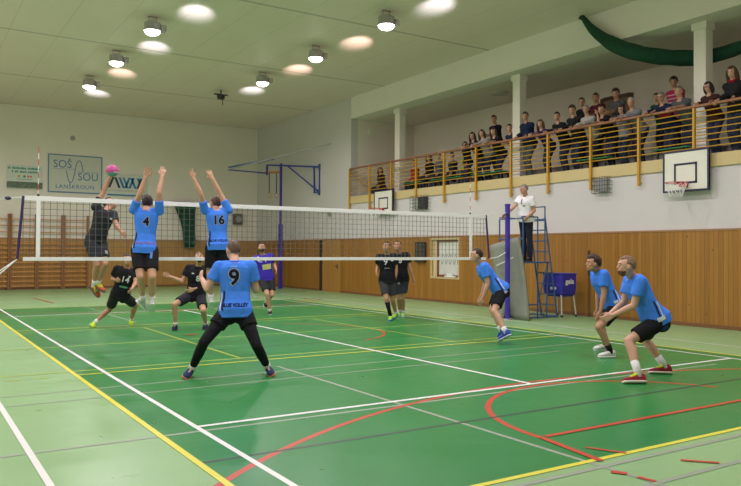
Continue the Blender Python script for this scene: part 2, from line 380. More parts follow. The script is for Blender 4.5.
    TT = [(t, max(a,.178) if t < .1 else a, b+.022 if t < .1 else (b+.012 if t < .3 else b), f-.012 if t < .1 else f) for t, a, b, f in TT]
    loft(bm, rings(infl, TT))
    for S in 'LR':
        sh, el, ha = J['sh'+S], J['el'+S], J['ha'+S]
        cap(bm, J['neck']-up*0.035*s, sh, .050*s+infl*.5, .054*s+infl*.8)
        if long:
            cap(bm, sh, el, .056*s+infl*.8, .043*s+infl); cap(bm, el, mixv(el,ha,.95), .044*s+infl, .032*s+infl*.8, True, False)
        else:
            cap(bm, sh, mixv(sh,el,.60), .058*s+infl*.8, .053*s+infl, True, False)
    B.top = grow('jacket' if o.get('jacket') else 'shirt', bm, cv, cloth(o['top']), P, 3)
    if o.get('collar'):
        bm = BM(); c0 = J['neck']-up*.005*s
        tube(bm, [c0+latS*(.072*s*math.cos(t))+fS*(.066*s*math.sin(t))+up*(.012-.030*max(0,math.sin(t)))*s for t in [2*PI*k/20 for k in range(20)]], .009*s, 8, True)
        obj('collar', bm, cloth(o['collar']), B.top, True)
    if o.get('scarf'):
        bm = BM(); c0 = J['neck']+up*.0*s
        tube(bm, [c0+latS*(.082*s*math.cos(t))+fS*(.080*s*math.sin(t))+up*(.03-.03*math.sin(t))*s for t in [2*PI*k/20 for k in range(20)]], .032*s, 10, True)
        obj('scarf', bm, cloth(o['scarf']), P, True)
    if o.get('inner'):
        bm = BM(); c = J['neck']+fS*(.100*s)-up*.17*s
        loft(bm, [(c+up*(-.16*s)+fS*.012,latS,fS,.022*s,.018*s),(c,latS,fS,.034*s,.020*s),(c+up*.10*s-fS*.020*s,latS,fS,.040*s,.022*s),(c+up*.15*s-fS*.045*s,latS,fS,.040*s,.022*s)], 12)
        obj('undershirt', bm, cloth(o['inner']), P, True)
    # lower garment
    bot = o.get('bottom','shorts'); bi = 0.012
    def low(infl, frac, name, col, flare=0.0, waist=0.17, cap_end=False):
        bm = BM(); lst = [(-0.19,.10,.085,0)]+[t for t in T[1:4]]
        loft(bm, rings(infl, [t for t in lst if t[0] <= waist+0.05]))
        for S in 'LR':
            hi, kn, an = J['hi'+S], J['kn'+S], J['an'+S]
            ball(bm, J['pelvis']-fH*.032*s+(hi-J['pelvis'])*0.75-up*.05*s, .090*s+infl)
            if frac <= 1:
                cap(bm, hi, mixv(hi,kn,frac), .096*s+infl, (.092-.036*frac)*s+infl+flare, True, False)
            else:
                cap(bm, hi, kn, .096*s+infl, .058*s+infl); cap(bm, kn, mixv(kn,an,.4), .058*s+infl, .056*s+infl+flare*.5); cap(bm, mixv(kn,an,.4), mixv(kn,an,.97 if name == 'trousers' else .84), .056*s+infl+flare*.5, .040*s+infl+flare, True, False)
        return grow(name, bm, cv, cloth(col), P, 3)
    if bot == 'shorts': B.low = low(0.012, 0.74, 'shorts', o['bot'], 0.022)
    elif bot == 'leggings': low(0.004, 2, 'leggings', o['bot'], 0.0, 0.1); B.low = low(0.013, 0.45, 'shorts', o['bot'], 0.016)
    else: B.low = low(0.010, 2, 'trousers', o['bot'], 0.016)
    for S in 'LR':
        kn, an, to = J['kn'+S], J['an'+S], J['to'+S]
        d0 = (to-an).normalized(); lat = d0.cross((kn-an).normalized())
        lat = lat.normalized() if lat.length > .05 else latH
        rot = Matrix.Rotation(math.radians(19), 3, lat); d = rot @ d0; u = lat.cross(d).normalized()
        if bot != 'trousers' and o.get('sock') is not None:
            h = o.get('sockh'+S, 0.30); bm = BM()
            tube(bm, [an-u*.02*s, mixv(an,kn,h*.5), mixv(an,kn,h)], [.042*s,.044*s,(.048 if h < .5 else .062)*s], 12); obj('sock', bm, cloth(o.get('sock'+S, o['sock'])), P, True)
        if o.get('shoe') is None: continue
        b0 = an-u*.085*s
        X = [(-.072,.020,.045),(-.060,.033,.088),(-.025,.038,.105),(.02,.038,.100),(.06,.041,.078),(.11,.045,.058),(.155,.043,.046),(.185,.030,.036),(.198,.015,.026)]
        bm = BM(); loft(bm, [(b0+d*x*s+u*(.018+h/2)*s, lat, u, w*s, h/2*s) for x, w, h in X], 14, 2.6); sho = obj('shoe', bm, cloth(o['shoe']) , P, True)
        bm = BM(); loft(bm, [(b0+d*x*s*1.01+u*.014*s, lat, u, (w+.004)*s, .014*s) for x, w, h in X], 14, 4); obj('sole', bm, plain(o.get('sole',(0.8,0.8,0.78)),0.5), sho, True)
        if o.get('shoe2'):
            bm = BM(); loft(bm, [(b0+d*x*s+u*(.020+h*.80)*s, lat, u, w*1.02*s, h*.28*s) for x, w, h in X[3:6]], 12, 2.6); obj('laces', bm, cloth(o['shoe2']), sho, True)
    return B
def lay(B, name, txt, size, t, dx, side, col, bold=0.0, sx=1.0, patch=None, target='top', shape=None):
    """print on a garment: side 'back' or 'front', at height t of the trunk"""
    TEXTS.append((B, name, txt, size, t, dx, side, col, bold, sx, patch, target, shape))
def bake():
    bpy.context.view_layer.update(); dg = bpy.context.evaluated_depsgraph_get(); done = []
    for o in PENDING: done.append(bpy.data.meshes.new_from_object(o.evaluated_get(dg)))
    for o, me in zip(PENDING, done):
        o.modifiers.clear(); old = o.data; mm = old.materials[0]; o.data = me; me.name = o.name
        me.materials.clear(); me.materials.append(mm)
        me.polygons.foreach_set('material_index',[0]*len(me.polygons)); me.polygons.foreach_set('use_smooth',[True]*len(me.polygons)); bpy.data.meshes.remove(old)
    for B, name, txt, size, t, dx, side, col, bold, sx, patch, target, shape in TEXTS:
        G = B.top if target == 'top' else B.low
        bm0 = BM(); bm0.from_mesh(G.data); tree = BVHTree.FromBMesh(bm0); bm0.free()
        nd = {'back':-B.fw,'front':B.fw,'left':B.lat,'right':-B.lat}[side]
        xd = {'back':-B.lat,'front':B.lat,'left':-B.fw,'right':B.fw}[side]
        O = B.J['pelvis']+B.up*(B.L*t)+xd*dx
        if txt: me = text_mesh(txt, size, bold)
        else:
            me = bpy.data.meshes.new('p'); b2 = BM(); w, h = patch; nx, nz = max(2,int(w/.01)), max(2,int(h/.015))
            def sh_(a, b): return (a*w + (shape*math.sin(b*PI*1.5) if shape else 0), b*h)
            gr = [[b2.verts.new(sh_(i/nx-.5, k/nz-.5)+(0,)) for i in range(nx+1)] for k in range(nz+1)]
            for k in range(nz):
                for i in range(nx): b2.faces.new((gr[k][i],gr[k][i+1],gr[k+1][i+1],gr[k+1][i]))
            b2.to_mesh(me); b2.free()
        b2 = BM(); b2.from_mesh(me); bmesh.ops.triangulate(b2, faces=b2.faces[:])
        for _ in range(3):
            es = [e for e in b2.edges if e.calc_length() > 0.022]
            if not es: break
            bmesh.ops.subdivide_edges(b2, edges=es, cuts=1); bmesh.ops.triangulate(b2, faces=b2.faces[:])
        bad = []
        for v in b2.verts:
            p = O+xd*(v.co.x*sx)+B.up*v.co.y+nd*0.5; h = tree.ray_cast(p, -nd)
            if h[0] is None: bad.append(v)
            else: v.co = h[0]+nd*(0.004 if name == 'number_outline' else 0.006 if name != 'emblem' else 0.010)
        if bad: bmesh.ops.delete(b2, geom=bad, context='VERTS')
        b2.to_mesh(me); b2.free(); link(name, me, cloth(col), G)

# ---------------------------------------------------------------- the hall
XR, XL, YB, YF, ZC = 8.04, -9.0, 19.86, -15.0, 7.47
GX, GY = 11.0, 11.15          # gallery back wall and far end
ZG, ZB = 3.65, 6.66           # gallery floor, underside of the upper beam
def struct(name, bm, m, parent=None): return obj(name, bm, m, parent, kind='structure')
bm = BM(); box(bm, XL, XR, YF, YB, -0.15, 0); floor = struct('floor', bm, M['floor'])
bm = BM(); box(bm, -4.5, 4.5, -9, 9, 0.0, 0.002); struct('court_area', bm, M['court'], floor)
bm = BM(); box(bm, XL, XR+.35, YF, YB, ZC, ZC+.2); ceiling = struct('ceiling', bm, M['ceil'])
bm = BM(); box(bm, XL, XR+.3, YB, YB+.25, 0, ZC); struct('wall_back', bm, M['white'])
bm = BM(); box(bm, XL-.25, XL, YF, YB, 0, ZC); struct('wall_left', bm, M['white'])
bm = BM(); box(bm, XL-.25, XR+.3, YF-.25, YF, 0, ZC); struct('wall_front', bm, M['white'])
# right wall: white below the gallery with the office window cut out, full height beyond it
bm = BM(); W0, W1, WZ0, WZ1 = 4.70, 6.02, 0.80, 1.97
box(bm, XR, XR+.3, YF, W0, 0, 3.42); box(bm, XR, XR+.3, W1, GY, 0, 3.42); box(bm, XR, XR+.3, W0, W1, 0, WZ0); box(bm, XR, XR+.3, W0, W1, WZ1, 3.42)
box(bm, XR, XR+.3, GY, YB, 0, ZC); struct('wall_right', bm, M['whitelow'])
bm = BM(); box(bm, XR, XR+.68, YF, GY, ZB, ZC+.2); struct('trim_1', bm, M['white'])
# gallery
bm = BM(); box(bm, XR+.02, GX, YF, GY, 3.42, ZG); box(bm, 8.95, GX, YF, GY, ZG, ZG+.30); struct('floor_gallery', bm, mat('gallery_floor_concrete',(0.22,0.20,0.17),0.7))
bm = BM(); box(bm, GX, GX+.2, YF, GY, ZG, ZB); struct('wall_gallery_back', bm, M['gallery'])
bm = BM(); box(bm, XR+.3, GX+.2, GY, GY+.2, ZG, ZB); struct('wall_gallery_end', bm, M['gallery'])
bm = BM(); box(bm, XR+.68, GX+.2, YF, GY+.2, ZB, ZB+.15); struct('ceiling_gallery', bm, mat('gallery_ceiling_paint',(0.74,0.66,0.56),0.8,scale=1.2))
bm = BM(); box(bm, XR+.02, GX, YF-.2, YF, ZG, ZB); struct('wall_gallery_front', bm, M['gallery'])
bm = BM(); box(bm, XR-.045, XR+.02, YF, GY, 3.40, 3.68); bevel(bm, .006); struct('trim_2', bm, M['band'])
# pine panelling, 2.06 m high
def panel(bm, y0, y1, z0=0.08, z1=2.05): box(bm, XR-.035, XR, y0, y1, z0, z1)
bm = BM(); panel(bm, YF, W0-.06); panel(bm, W1+.06, 11.85); panel(bm, 13.55, YB); panel(bm, W0-.06, W1+.06, .08, WZ0-.06); struct('trim_3', bm, M['woodY'])
bm = BM(); box(bm, XL, XR-.035, YB-.035, YB, .08, 2.05); struct('trim_4', bm, M['woodX'])
bm = BM(); box(bm, XR-.05, XR, YF, 11.85, 2.05, 2.09); box(bm, XR-.05, XR, 11.85, YB, 2.05, 2.09); struct('trim_5', bm, mat('panelling_cap',(0.36,0.20,0.09),0.5))
bm = BM(); box(bm, XL, XR-.05, YB-.05, YB, 2.05, 2.09); struct('trim_6', bm, mat('panelling_cap',(0.36,0.20,0.09),0.5))
bm = BM(); box(bm, XR-.05, XR, YF, 11.85, 0, .08); box(bm, XR-.05, XR, 13.55, YB, 0, .08); struct('baseboard_right', bm, mat('skirting',(0.20,0.09,0.035),0.5))
bm = BM(); box(bm, XL, XR-.05, YB-.05, YB, 0, .08); struct('baseboard_back', bm, mat('skirting',(0.20,0.09,0.035),0.5))
# pillars of the gallery
for y, n in ((8.77,'trim_7'),(2.79,'trim_8'),(-2.93,'trim_9'),(-8.7,'trim_10')):
    bm = BM(); box(bm, 8.42, 8.68, y-.30, y, ZG, ZB); bevel(bm, .012)
    b2 = BM(); struct(n, bm, M['white']); box(b2, 8.39, 8.71, y-.33, y+.03, ZB-.16, ZB); c = struct('capital', b2, M['white']); c.parent = bpy.data.objects[n]
# office window in the panelling
win = root('window_1','',''); del win['label'], win['category']; win['kind'] = 'structure'
bm = BM()
box(bm, XR-.05, XR+.28, W0-.06, W0, WZ0-.06, WZ1+.06); box(bm, XR-.05, XR+.28, W1, W1+.06, WZ0-.06, WZ1+.06); box(bm, XR-.05, XR+.28, W0, W1, WZ1, WZ1+.06); box(bm, XR-.05, XR+.28, W0, W1, WZ0-.06, WZ0)
struct('window_reveal', bm, mat('pale_wood_reveal',(0.58,0.44,0.22),0.5), win)
bm = BM(); box(bm, XR+.02, XR+.08, W0, W0+.06, WZ0, WZ1); box(bm, XR+.02, XR+.08, 5.76, 5.83, WZ0, WZ1); box(bm, XR+.02, XR+.08, W0, 5.83, WZ0, WZ0+.07); box(bm, XR+.02, XR+.08, W0, 5.83, WZ1-.06, WZ1)
struct('window_frame', bm, mat('brown_window_frame',(0.22,0.07,0.03),0.5), win)
bm = BM(); box(bm, XR+.05, XR+.06, W0+.05, 5.78, WZ0+.06, WZ1-.05); struct('pane', bm, M['glass'], win)
bm = BM(); box(bm, XR+.01, XR+.05, 5.83, W1, WZ0, WZ1); struct('window_panel', bm, mat('pale_panel',(0.62,0.52,0.30),0.5), win)
bm = BM()
for k in range(5):
    yy = 4.82+k*.2; z0 = 1.20; tube(bm, [(XR+.045,yy,z0),(XR+.045,yy+.05,z0+.25),(XR+.045,yy+.16,z0+.30),(XR+.045,yy+.12,z0+.08),(XR+.045,yy+.17,z0)], .007, 6)
struct('window_lettering', bm, plain((0.16,0.16,0.15),0.5), win)
bm = BM(); box(bm, XR-.06, XR+.02, 4.85, 5.35, WZ0, WZ0+.05); box(bm, XR-.05, XR+.015, 5.0, 5.25, WZ0+.05, WZ0+.12); bevel(bm, .01); tag(obj('paper_stack', bm, plain((0.8,0.8,0.78),0.6)), 'small pile of white papers lying on the office window sill','papers')
# door in the panelling
dr = root('door_1','',''); del dr['label'], dr['category']; dr['kind'] = 'structure'
bm = BM(); box(bm, XR-.03, XR, 11.85, 13.30, 0, 2.03); struct('door_leaf', bm, M['wooddoor'], dr)
bm = BM(); box(bm, XR-.01, XR, 13.30, 13.55, 0, 2.05); struct('door_gap', bm, mat('dark_door_gap',(0.03,0.018,0.012),0.8), dr)
bm = BM(); rod(bm, (XR-.03,12.1,1.02),(XR-.09,12.1,1.02),.012); rod(bm, (XR-.09,12.1,1.02),(XR-.09,12.24,1.02),.012); box(bm, XR-.037, XR-.03, 12.07, 12.13, .92, 1.10); struct('door_handle', bm, M['dark'], dr)
# dark door high in the gallery
d2 = root('door_2','',''); del d2['label'], d2['category']; d2['kind'] = 'structure'
bm = BM(); box(bm, GX-.06, GX, 0.64, 0.74, ZG+.3, 6.10); box(bm, GX-.06, GX, 1.66, 1.76, ZG+.3, 6.10); box(bm, GX-.06, GX, .74, 1.66, 6.02, 6.12); struct('door_frame', bm, mat('dark_brown_frame',(0.09,0.035,0.015),0.5), d2)
bm = BM(); box(bm, GX-.03, GX, .74, 1.66, ZG+.3, 6.02); struct('door_leaf', bm, mat('brown_door',(0.26,0.17,0.10),0.5), d2)

# floor markings (children of the floor)
def strip(bm, p, q, w, z):
    z += .00003*len(bm.faces)
    p = V(*p,z); q = V(*q,z); d = (q-p).normalized(); n = V(-d.y,d.x,0)*w/2
    bm.faces.new([bm.verts.new(v) for v in (p-n,q-n,q+n,p+n)])
def arc(bm, c, r, a0, a1, w, z, n=64):
    z += .00003*(len(bm.faces)%9+1)
    vs = []
    for i in range(n+1):
        t = math.radians(a0+(a1-a0)*i/n); vs.append((bm.verts.new((c[0]+(r-w/2)*math.cos(t),c[1]+(r-w/2)*math.sin(t),z)), bm.verts.new((c[0]+(r+w/2)*math.cos(t),c[1]+(r+w/2)*math.sin(t),z))))
    for a, b in zip(vs, vs[1:]): bm.faces.new((a[0],a[1],b[1],b[0]))
def marks(name, m, z, fn): bm = BM(); fn(bm, z); o = obj(name, bm, m, floor); o['kind'] = 'structure'; 
def _grey(b, z):
    strip(b,(-2.0,-9.9),(-2.0,-3.6),.045,z); strip(b,(-6.2,-6.55),(3.4,-6.62),.045,z); strip(b,(-3.4,-9.12),(8,-9.12),.05,z); strip(b,(-3.0,-9.57),(8,-9.57),.05,z)
    strip(b,(-5.6,-4.05),(4.5,-3.95),.035,z); strip(b,(-5.6,-4.6),(2.5,-4.5),.03,z); strip(b,(-2.0,3.6),(-2.0,9.9),.045,z); strip(b,(-6,6.6),(4,6.6),.045,z); strip(b,(-4,9.12),(8,9.12),.05,z)
def _black(b, z): strip(b,(-4.47,-7.5),(5.6,-7.5),.045,z); strip(b,(-4.47,7.5),(5.6,7.5),.04,z); strip(b,(-4.4,-1.6),(4.4,-1.6),.03,z)
def _red(b, z):
    arc(b,(.1,-13.28),6.985,38,142,.06,z); arc(b,(.03,-8.30),1.80,20,180,.06,z); strip(b,(-1.77,-8.28),(-1.90,-9.02),.06,z)
    strip(b,(-1.72,-8.28),(7.0,-8.26),.055,z); strip(b,(-1.70,-8.70),(-1.56,-8.98),.04,z)
    strip(b,(-2.06,-9.24),(-2.0,-9.33),.06,z); strip(b,(-2.0,-9.42),(-1.98,-9.55),.04,z); strip(b,(-1.37,-9.32),(-1.19,-9.52),.04,z)
    arc(b,(.1,13.28),6.985,218,322,.06,z); arc(b,(0,0),1.80,-70,70,.05,z); strip(b,(-1.85,.55),(-1.65,.75),.05,z); strip(b,(-1.85,.75),(-1.65,.55),.05,z); strip(b,(-2.65,13.7),(-2.51,10.7),.06,z)
    strip(b,(4.9,8.7),(5.1,9.3),.05,z); arc(b,(0,8.4),1.8,180,360,.05,z)
def _yfaint(b, z):
    strip(b,(-6.0,-2.66),(4.4,-2.66),.05,z); strip(b,(-5.6,.02),(4.5,.02),.045,z); strip(b,(-5.6,5.9),(4.5,5.9),.045,z); strip(b,(-4.5,2.5),(4.5,2.5),.045,z)
    strip(b,(-2.14,-2.7),(-2.14,2.4),.045,z); strip(b,(1.85,-2.7),(1.75,2.4),.045,z)
    for x in (-5.26,-4.95): strip(b,(x,-3.0),(x+.15,-3.0),.05,z)
def _yellow(b, z):
    for x in (-4.475,4.475): strip(b,(x,-9),(x,9),.055,z)
    for y in (-8.975,8.975): strip(b,(-4.5,y),(4.5,y),.055,z)
    for y in (-2.98,2.98): strip(b,(-4.45,y),(4.45,y),.05,z)
def _yellow2(b, z): strip(b,(4.5,-8.975),(8,-8.975),.055,z)
def _white(b, z):
    for x in (-5.485,-4.115,4.115,5.485): strip(b,(x,-11.885),(x,11.885),.05,z)
    for y in (-6.4,6.4): strip(b,(-4.1,y),(4.1,y),.06,z)
    strip(b,(0,-6.4),(0,6.4),.06,z)
    for y in (-11.885,11.885): strip(b,(-5.485,y),(5.485,y),.07,z)
    strip(b,(-7.4,14.6),(7.9,14.6),.05,z)
marks('grey_lines',M['lg'],.0026,_grey); marks('black_lines',M['lk'],.0032,_black); marks('red_lines',M['lr'],.0030,_red); marks('faint_yellow_lines',M['lyf'],.0034,_yfaint)
marks('yellow_lines',M['ly'],.0038,_yellow); marks('white_lines',M['lw'],.0042,_white)

# ---------------------------------------------------------------- hall lamps
def hall_lamp(x, y, label, glow_col):
    z = 7.15
    r = root('ceiling_lamp', label, 'lamp', (x,y,z), 'floodlights under the hall ceiling')
    bm = BM(); rod(bm, (0,0,-.02),(0,0,.16),.20,.20,24); rod(bm,(0,0,.16),(0,0,.20),.20,.12,24); rod(bm,(0,0,-.05),(0,0,-.02),.215,.215,24); obj('housing', bm, M['grey'], r)
    bm = BM(); ball(bm, (0,0,-.045), (.20,.20,.11), None, 20, 8); obj('lens', bm, M['lens'], r, True)
    bm = BM(); box(bm, .20, .34, -.09, .09, -.02, .14); bevel(bm, .01); obj('ballast_box', bm, M['grey'], r)
    bm = BM(); beam(bm,(-.10,0,.18),(-.10,0,.32),.014,.014); beam(bm,(.10,0,.18),(.10,0,.32),.014,.014); box(bm,-.12,.12,-.02,.02,.305,.318); obj('bracket', bm, M['grey'], r)
    l = bpy.data.lights.new('lamp_light','AREA'); l.shape = 'DISK'; l.size = .36; l.energy = LAMP_W; l.color = LAMP_COL; l.spread = math.radians(170)
    lo = bpy.data.objects.new('lamp_light', l); COL.objects.link(lo); lo.parent = r; lo.location = (0,0,-.17)
    if glow_col:      # added spot just below the lamp, throws the glow patch onto the ceiling
        s = bpy.data.lights.new('added_glow_spot','SPOT'); s.energy = 2200; s.color = glow_col; s.spot_size = math.radians(6.8); s.spot_blend = 1.0; s.shadow_soft_size = .04
        so = bpy.data.objects.new('added_glow_spot', s); COL.objects.link(so); so.parent = r; so.location = (.03,.26,-.16); so.scale = (3.4,1,1)
        so.rotation_euler = V(.84,2.6,.52).to_track_quat('-Z','Y').to_euler()
warm, cool = (1.0,.74,.66), (.86,.88,1.0)
for i, x in enumerate((-1.08, 3.58, -5.75)):
    for k, y in enumerate((-8.8,-5.1,-1.55,2.1,5.72,9.4,13.1)) :
        vis = {(0,4):'round ceiling floodlight, nearest visible one of the left row',(0,5):'round ceiling floodlight, middle one of the left row, warm glow beside it',(0,6):'small round ceiling floodlight, farthest of the left row, near the back wall',
               (1,3):'round ceiling floodlight, nearest visible one of the right row, warm glow',(1,4):'round ceiling floodlight, middle one of the right row',(1,5):'small round floodlight, farthest lit lamp of the right row'}.get((i,k))
        if vis is None:
            vis = ['floodlight of the left row over the near half of the court','floodlight of the right row over the near half of the court','floodlight of the outermost left row'][i]+', the '+('nearest','second','third','fourth','fifth','sixth','last')[k]
        if i == 1 and k == 6: continue
        hall_lamp(x, y, vis, (warm if (i+k) in (5,) or (i,k)==(1,3) else cool) if i < 2 else None)
r = root('unlit_lamp','small unlit lamp on a bracket under the ceiling near the back wall','lamp',(3.44,12.75,7.15))
bm = BM(); rod(bm,(0,0,.0),(0,0,.14),.13,.15,16); obj('housing', bm, M['dark'], r)
bm = BM(); box(bm,-.26,.26,-.03,.03,.14,.18); beam(bm,(0,0,.18),(0,0,.32),.04,.04); beam(bm,(.06,0,0),(.06,0,-.22),.02,.02); obj('bracket', bm, M['dark'], r)
# low-powered ceiling lights of the gallery
for y in (-1.0, 4.6):
    r = root('gallery_lamp','flat round unlit lamp on the gallery ceiling, '+('right' if y < 0 else 'left')+' of the middle pillar','lamp',(9.6,y,ZB),'flat lamps on the gallery ceiling')
    bm = BM(); rod(bm,(0,0,-.07),(0,0,0),.26,.30,24); obj('diffuser', bm, mat('milky_diffuser',(0.45,0.46,0.36),0.5), r)

# ---------------------------------------------------------------- gallery railing
rail = root('gallery_railing','long yellow tube railing with brown handrail along the gallery','railing',(XR-.06,GY,ZG))
def lc(o):   # helper: world geometry under a root at a place
    return o
def world_part(name, bm, m, rt, smooth=False):
    o = obj(name, bm, m, rt, smooth); o.matrix_parent_inverse = Matrix.Translation(-rt.location); return o
bm = BM(); box(bm, XR-.10, XR-.0, -8.5, GY, 4.69, 4.75); bevel(bm, .015); world_part('handrail', bm, M['handrail'], rail)
for z in (3.83,3.96,4.09,4.22,4.35,4.48,4.60):
    bm = BM(); rod(bm, (XR-.055,-8.5,z),(XR-.055,GY,z),.013,n=8); world_part('rail', bm, M['yellow'], rail, False)
for k, y in enumerate([11.12,9.70,8.30,6.84,5.35,3.84,2.36,.97,-.45,-1.85,-3.25,-4.7,-6.1,-7.5]):
    bm = BM(); box(bm, XR-.115, XR-.045, y-.028, y+.028, 3.12, 4.69); bevel(bm, .008); rod(bm, (XR-.045,y,3.2),(XR,y,3.2),.02,n=8); rod(bm, (XR-.045,y,3.5),(XR,y,3.5),.02,n=8); world_part('post', bm, M['yellow'], rail)
# a second short rail that returns to the end wall
bm = BM(); 
for z0, z1 in ((4.70,3.75),):
    rod(bm, (XR-.05,GY-.02,4.6),(XR+.9,GY-.1,3.9),.014,n=8)
world_part('brace', bm, M['yellow'], rail)

# green spectators' benches
for i, (y0, y1, w) in enumerate(((6.9,8.0,'green slatted bench at the far end of the gallery, left of the seated group'),(4.9,6.4,'green slatted bench behind the yellow railing, under the seated group'),(3.0,4.4,'green slatted bench behind the railing, left of the middle pillar'),(-.75,.25,'green slatted bench behind the railing above the caged box'),(-2.9,-2.0,'green slatted bench just above the large basketball board'))):
    r = root('bench', w, 'bench', (8.42,(y0+y1)/2,ZG), 'green gallery benches'); L = (y1-y0)/2
    bm = BM()
    for k in range(3): box(bm, -.18+k*.13, -.07+k*.13, -L, L, .27, .30)
    obj('seat', bm, mat('green_bench_paint',(0.03,0.26,0.10),0.5), r)
    for s in (-1,1):
        bm = BM(); box(bm, -.16, -.12, s*(L-.12)-.02, s*(L-.12)+.02, 0, .27); box(bm, .12,.16, s*(L-.12)-.02, s*(L-.12)+.02, 0, .27); box(bm,-.16,.16,s*(L-.12)-.02,s*(L-.12)+.02,.22,.27); obj('leg', bm, M['dark'], r)

# ---------------------------------------------------------------- net, antennas, posts
PX = 5.62; NL, NR = -4.72, 4.95; ZT, ZN = 2.43, 1.43
net = root('volleyball_net','long white-banded volleyball net stretched across the court','net',(0,0,0))
bm = BM()
k = 0; x = NL
while x <= NR+.001: box(bm, x-.0035, x+.0035, -.0035, .0035, ZN, ZT); x += .1
z = ZN
while z <= ZT+.001: box(bm, NL, NR, -.003, .003, z-.003, z+.003); z += .1
obj('netting', bm, M['netcord'], net)
bm = BM(); box(bm, NL, NR, -.010, .010, ZT-.07, ZT+.005); bevel(bm,.003); obj('top_band', bm, M['netwhite'], net)
bm = BM(); box(bm, NL, NR, -.008, .008, ZN-.03, ZN+.03); bevel(bm,.003); obj('bottom_band', bm, M['netwhite'], net)
for x in (-4.5,4.5):
    bm = BM(); box(bm, x-.03, x+.03, -.014, .014, ZN, ZT); obj('side_band', bm, M['netwhite'], net)
for x, dx in ((NL,-.08),(NR,.10)):
    bm = BM(); rod(bm, (x,0,ZT),(x+dx,0,ZN),.022,n=8); obj('end_rod', bm, mat('dark_violet_rod',(0.04,0.02,0.10),0.5), net)
for pts, w in (([(NR,0,ZT-.02),(5.25,0,2.47),(PX-.04,0,2.50)],.008),([(NR+.1,0,ZN),(5.3,0,1.46),(PX-.04,-.05,1.60)],.010),([(NL,0,ZT-.02),(-4.95,0,2.385),(-6.2,0,2.12)],.008),([(NL-.08,0,ZN),(-5.1,-.02,1.15),(-6.2,-.05,.55)],.011),([(NL-.08,0,ZN),(-5.1,.03,1.20),(-6.2,.05,.62)],.009)):
    bm = BM(); tube(bm, pts, w, 6); obj('tension_rope', bm, M['netwhite'], net)
bm = BM(); ball(bm, (-4.94,0,2.385), (.05,.02,.03)); obj('rope_knob', bm, M['navy'], net, True)
for x, w in ((-4.5,'red and white striped antenna rising from the left end of the net'),(4.5,'red and white striped antenna rising from the right end of the net')):
    r = root('net_antenna', w, 'antenna', (x,.024,ZN), 'net antennas')
    for c, nm in ((0,'white_section'),(1,'red_section')):
        bm = BM()
        for k in range(c,18,2): rod(bm, (0,0,k*.1),(0,0,(k+1)*.1),.006,n=8)
        obj(nm, bm, M['netwhite'] if c == 0 else M['red'], r)
    bm = BM(); rod(bm,(0,0,.98),(0,0,1.04),.02,n=8); rod(bm,(0,0,0),(0,0,.06),.02,n=8); obj('clamp', bm, M['dark'], r)
PX = 5.62
r = root('net_post','violet blue volleyball post at the right end of the net, before the umpire stand','post',(PX,0,0))
bm = BM(); rod(bm,(0,0,.02),(0,0,2.68),.060,n=20); obj('pole', bm, M['purple'], r, False)
bm = BM(); rod(bm,(0,0,2.66),(0,0,2.71),.068,n=20); obj('top_cap', bm, M['purple'], r)
bm = BM(); rod(bm,(0,0,0),(0,0,.03),.14,n=20); obj('floor_plate', bm, M['grey'], r)
bm = BM(); box(bm,-.10,.0,-.08,-.03,1.50,1.72); bevel(bm,.01); obj('winch', bm, M['purple'], r)
bm = BM(); rod(bm,(-.02,-.08,2.42),(-.12,-.08,2.48),.02,n=8); obj('hook', bm, M['dark'], r)

# padding mat leaning between the post and the umpire's stand
def slab(bm, rows, off):
    rows = [[Vector(p) for p in row] for row in rows]; n = len(rows); m_ = len(rows[0]); off = Vector(off)
    A = [[bm.verts.new(p) for p in row] for row in rows]; B = [[bm.verts.new(p+off) for p in row] for row in rows]
    for i in range(n-1):
        for k in range(m_-1):
            bm.faces.new((A[i][k],A[i+1][k],A[i+1][k+1],A[i][k+1])); bm.faces.new((B[i][k],B[i][k+1],B[i+1][k+1],B[i+1][k]))
    for i in range(n-1): bm.faces.new((A[i][0],B[i][0],B[i+1][0],A[i+1][0])); bm.faces.new((A[i][-1],A[i+1][-1],B[i+1][-1],B[i][-1]))
    for k in range(m_-1): bm.faces.new((A[0][k],A[0][k+1],B[0][k+1],B[0][k])); bm.faces.new((A[-1][k],B[-1][k],B[-1][k+1],A[-1][k+1]))
r = root('padding_mat','tall bent grey canvas padding mat leaning behind the violet net post','mat',(5.80,.0,0))
bm = BM(); rows = []
for i in range(15):
    t = i/14; row = []
    yl = .42+.42*t**1.3; yr = -.50+.10*math.sin(t*PI*.5)+.26*t**2.2
    for k in range(9):
        u = k/8; row.append((.03*math.sin(u*PI)*math.sin(t*PI)-.05*math.sin(u*PI*2)*.5, yl+(yr-yl)*u, t*(1.74+.20*u)))
    rows.append(row)
slab(bm, rows, (.075,.02,0)); obj('mat_sheet', bm, M['mat_grey'], r, True)
bm = BM(); rr2 = [[(-.13-.02*k, .62-.16*k-.03*i, i/5*(.62-.10*k)) for k in range(4)] for i in range(6)]
slab(bm, rr2, (.05,.02,0)); obj('folded_flap', bm, M['mat_grey'], r, True)
bm = BM(); tube(bm, [(-.06,.50,1.26),(-.12,.20,1.34),(-.14,-.02,1.42),(-.10,-.12,1.46)], .013, 6); obj('strap', bm, M['netwhite'], r)

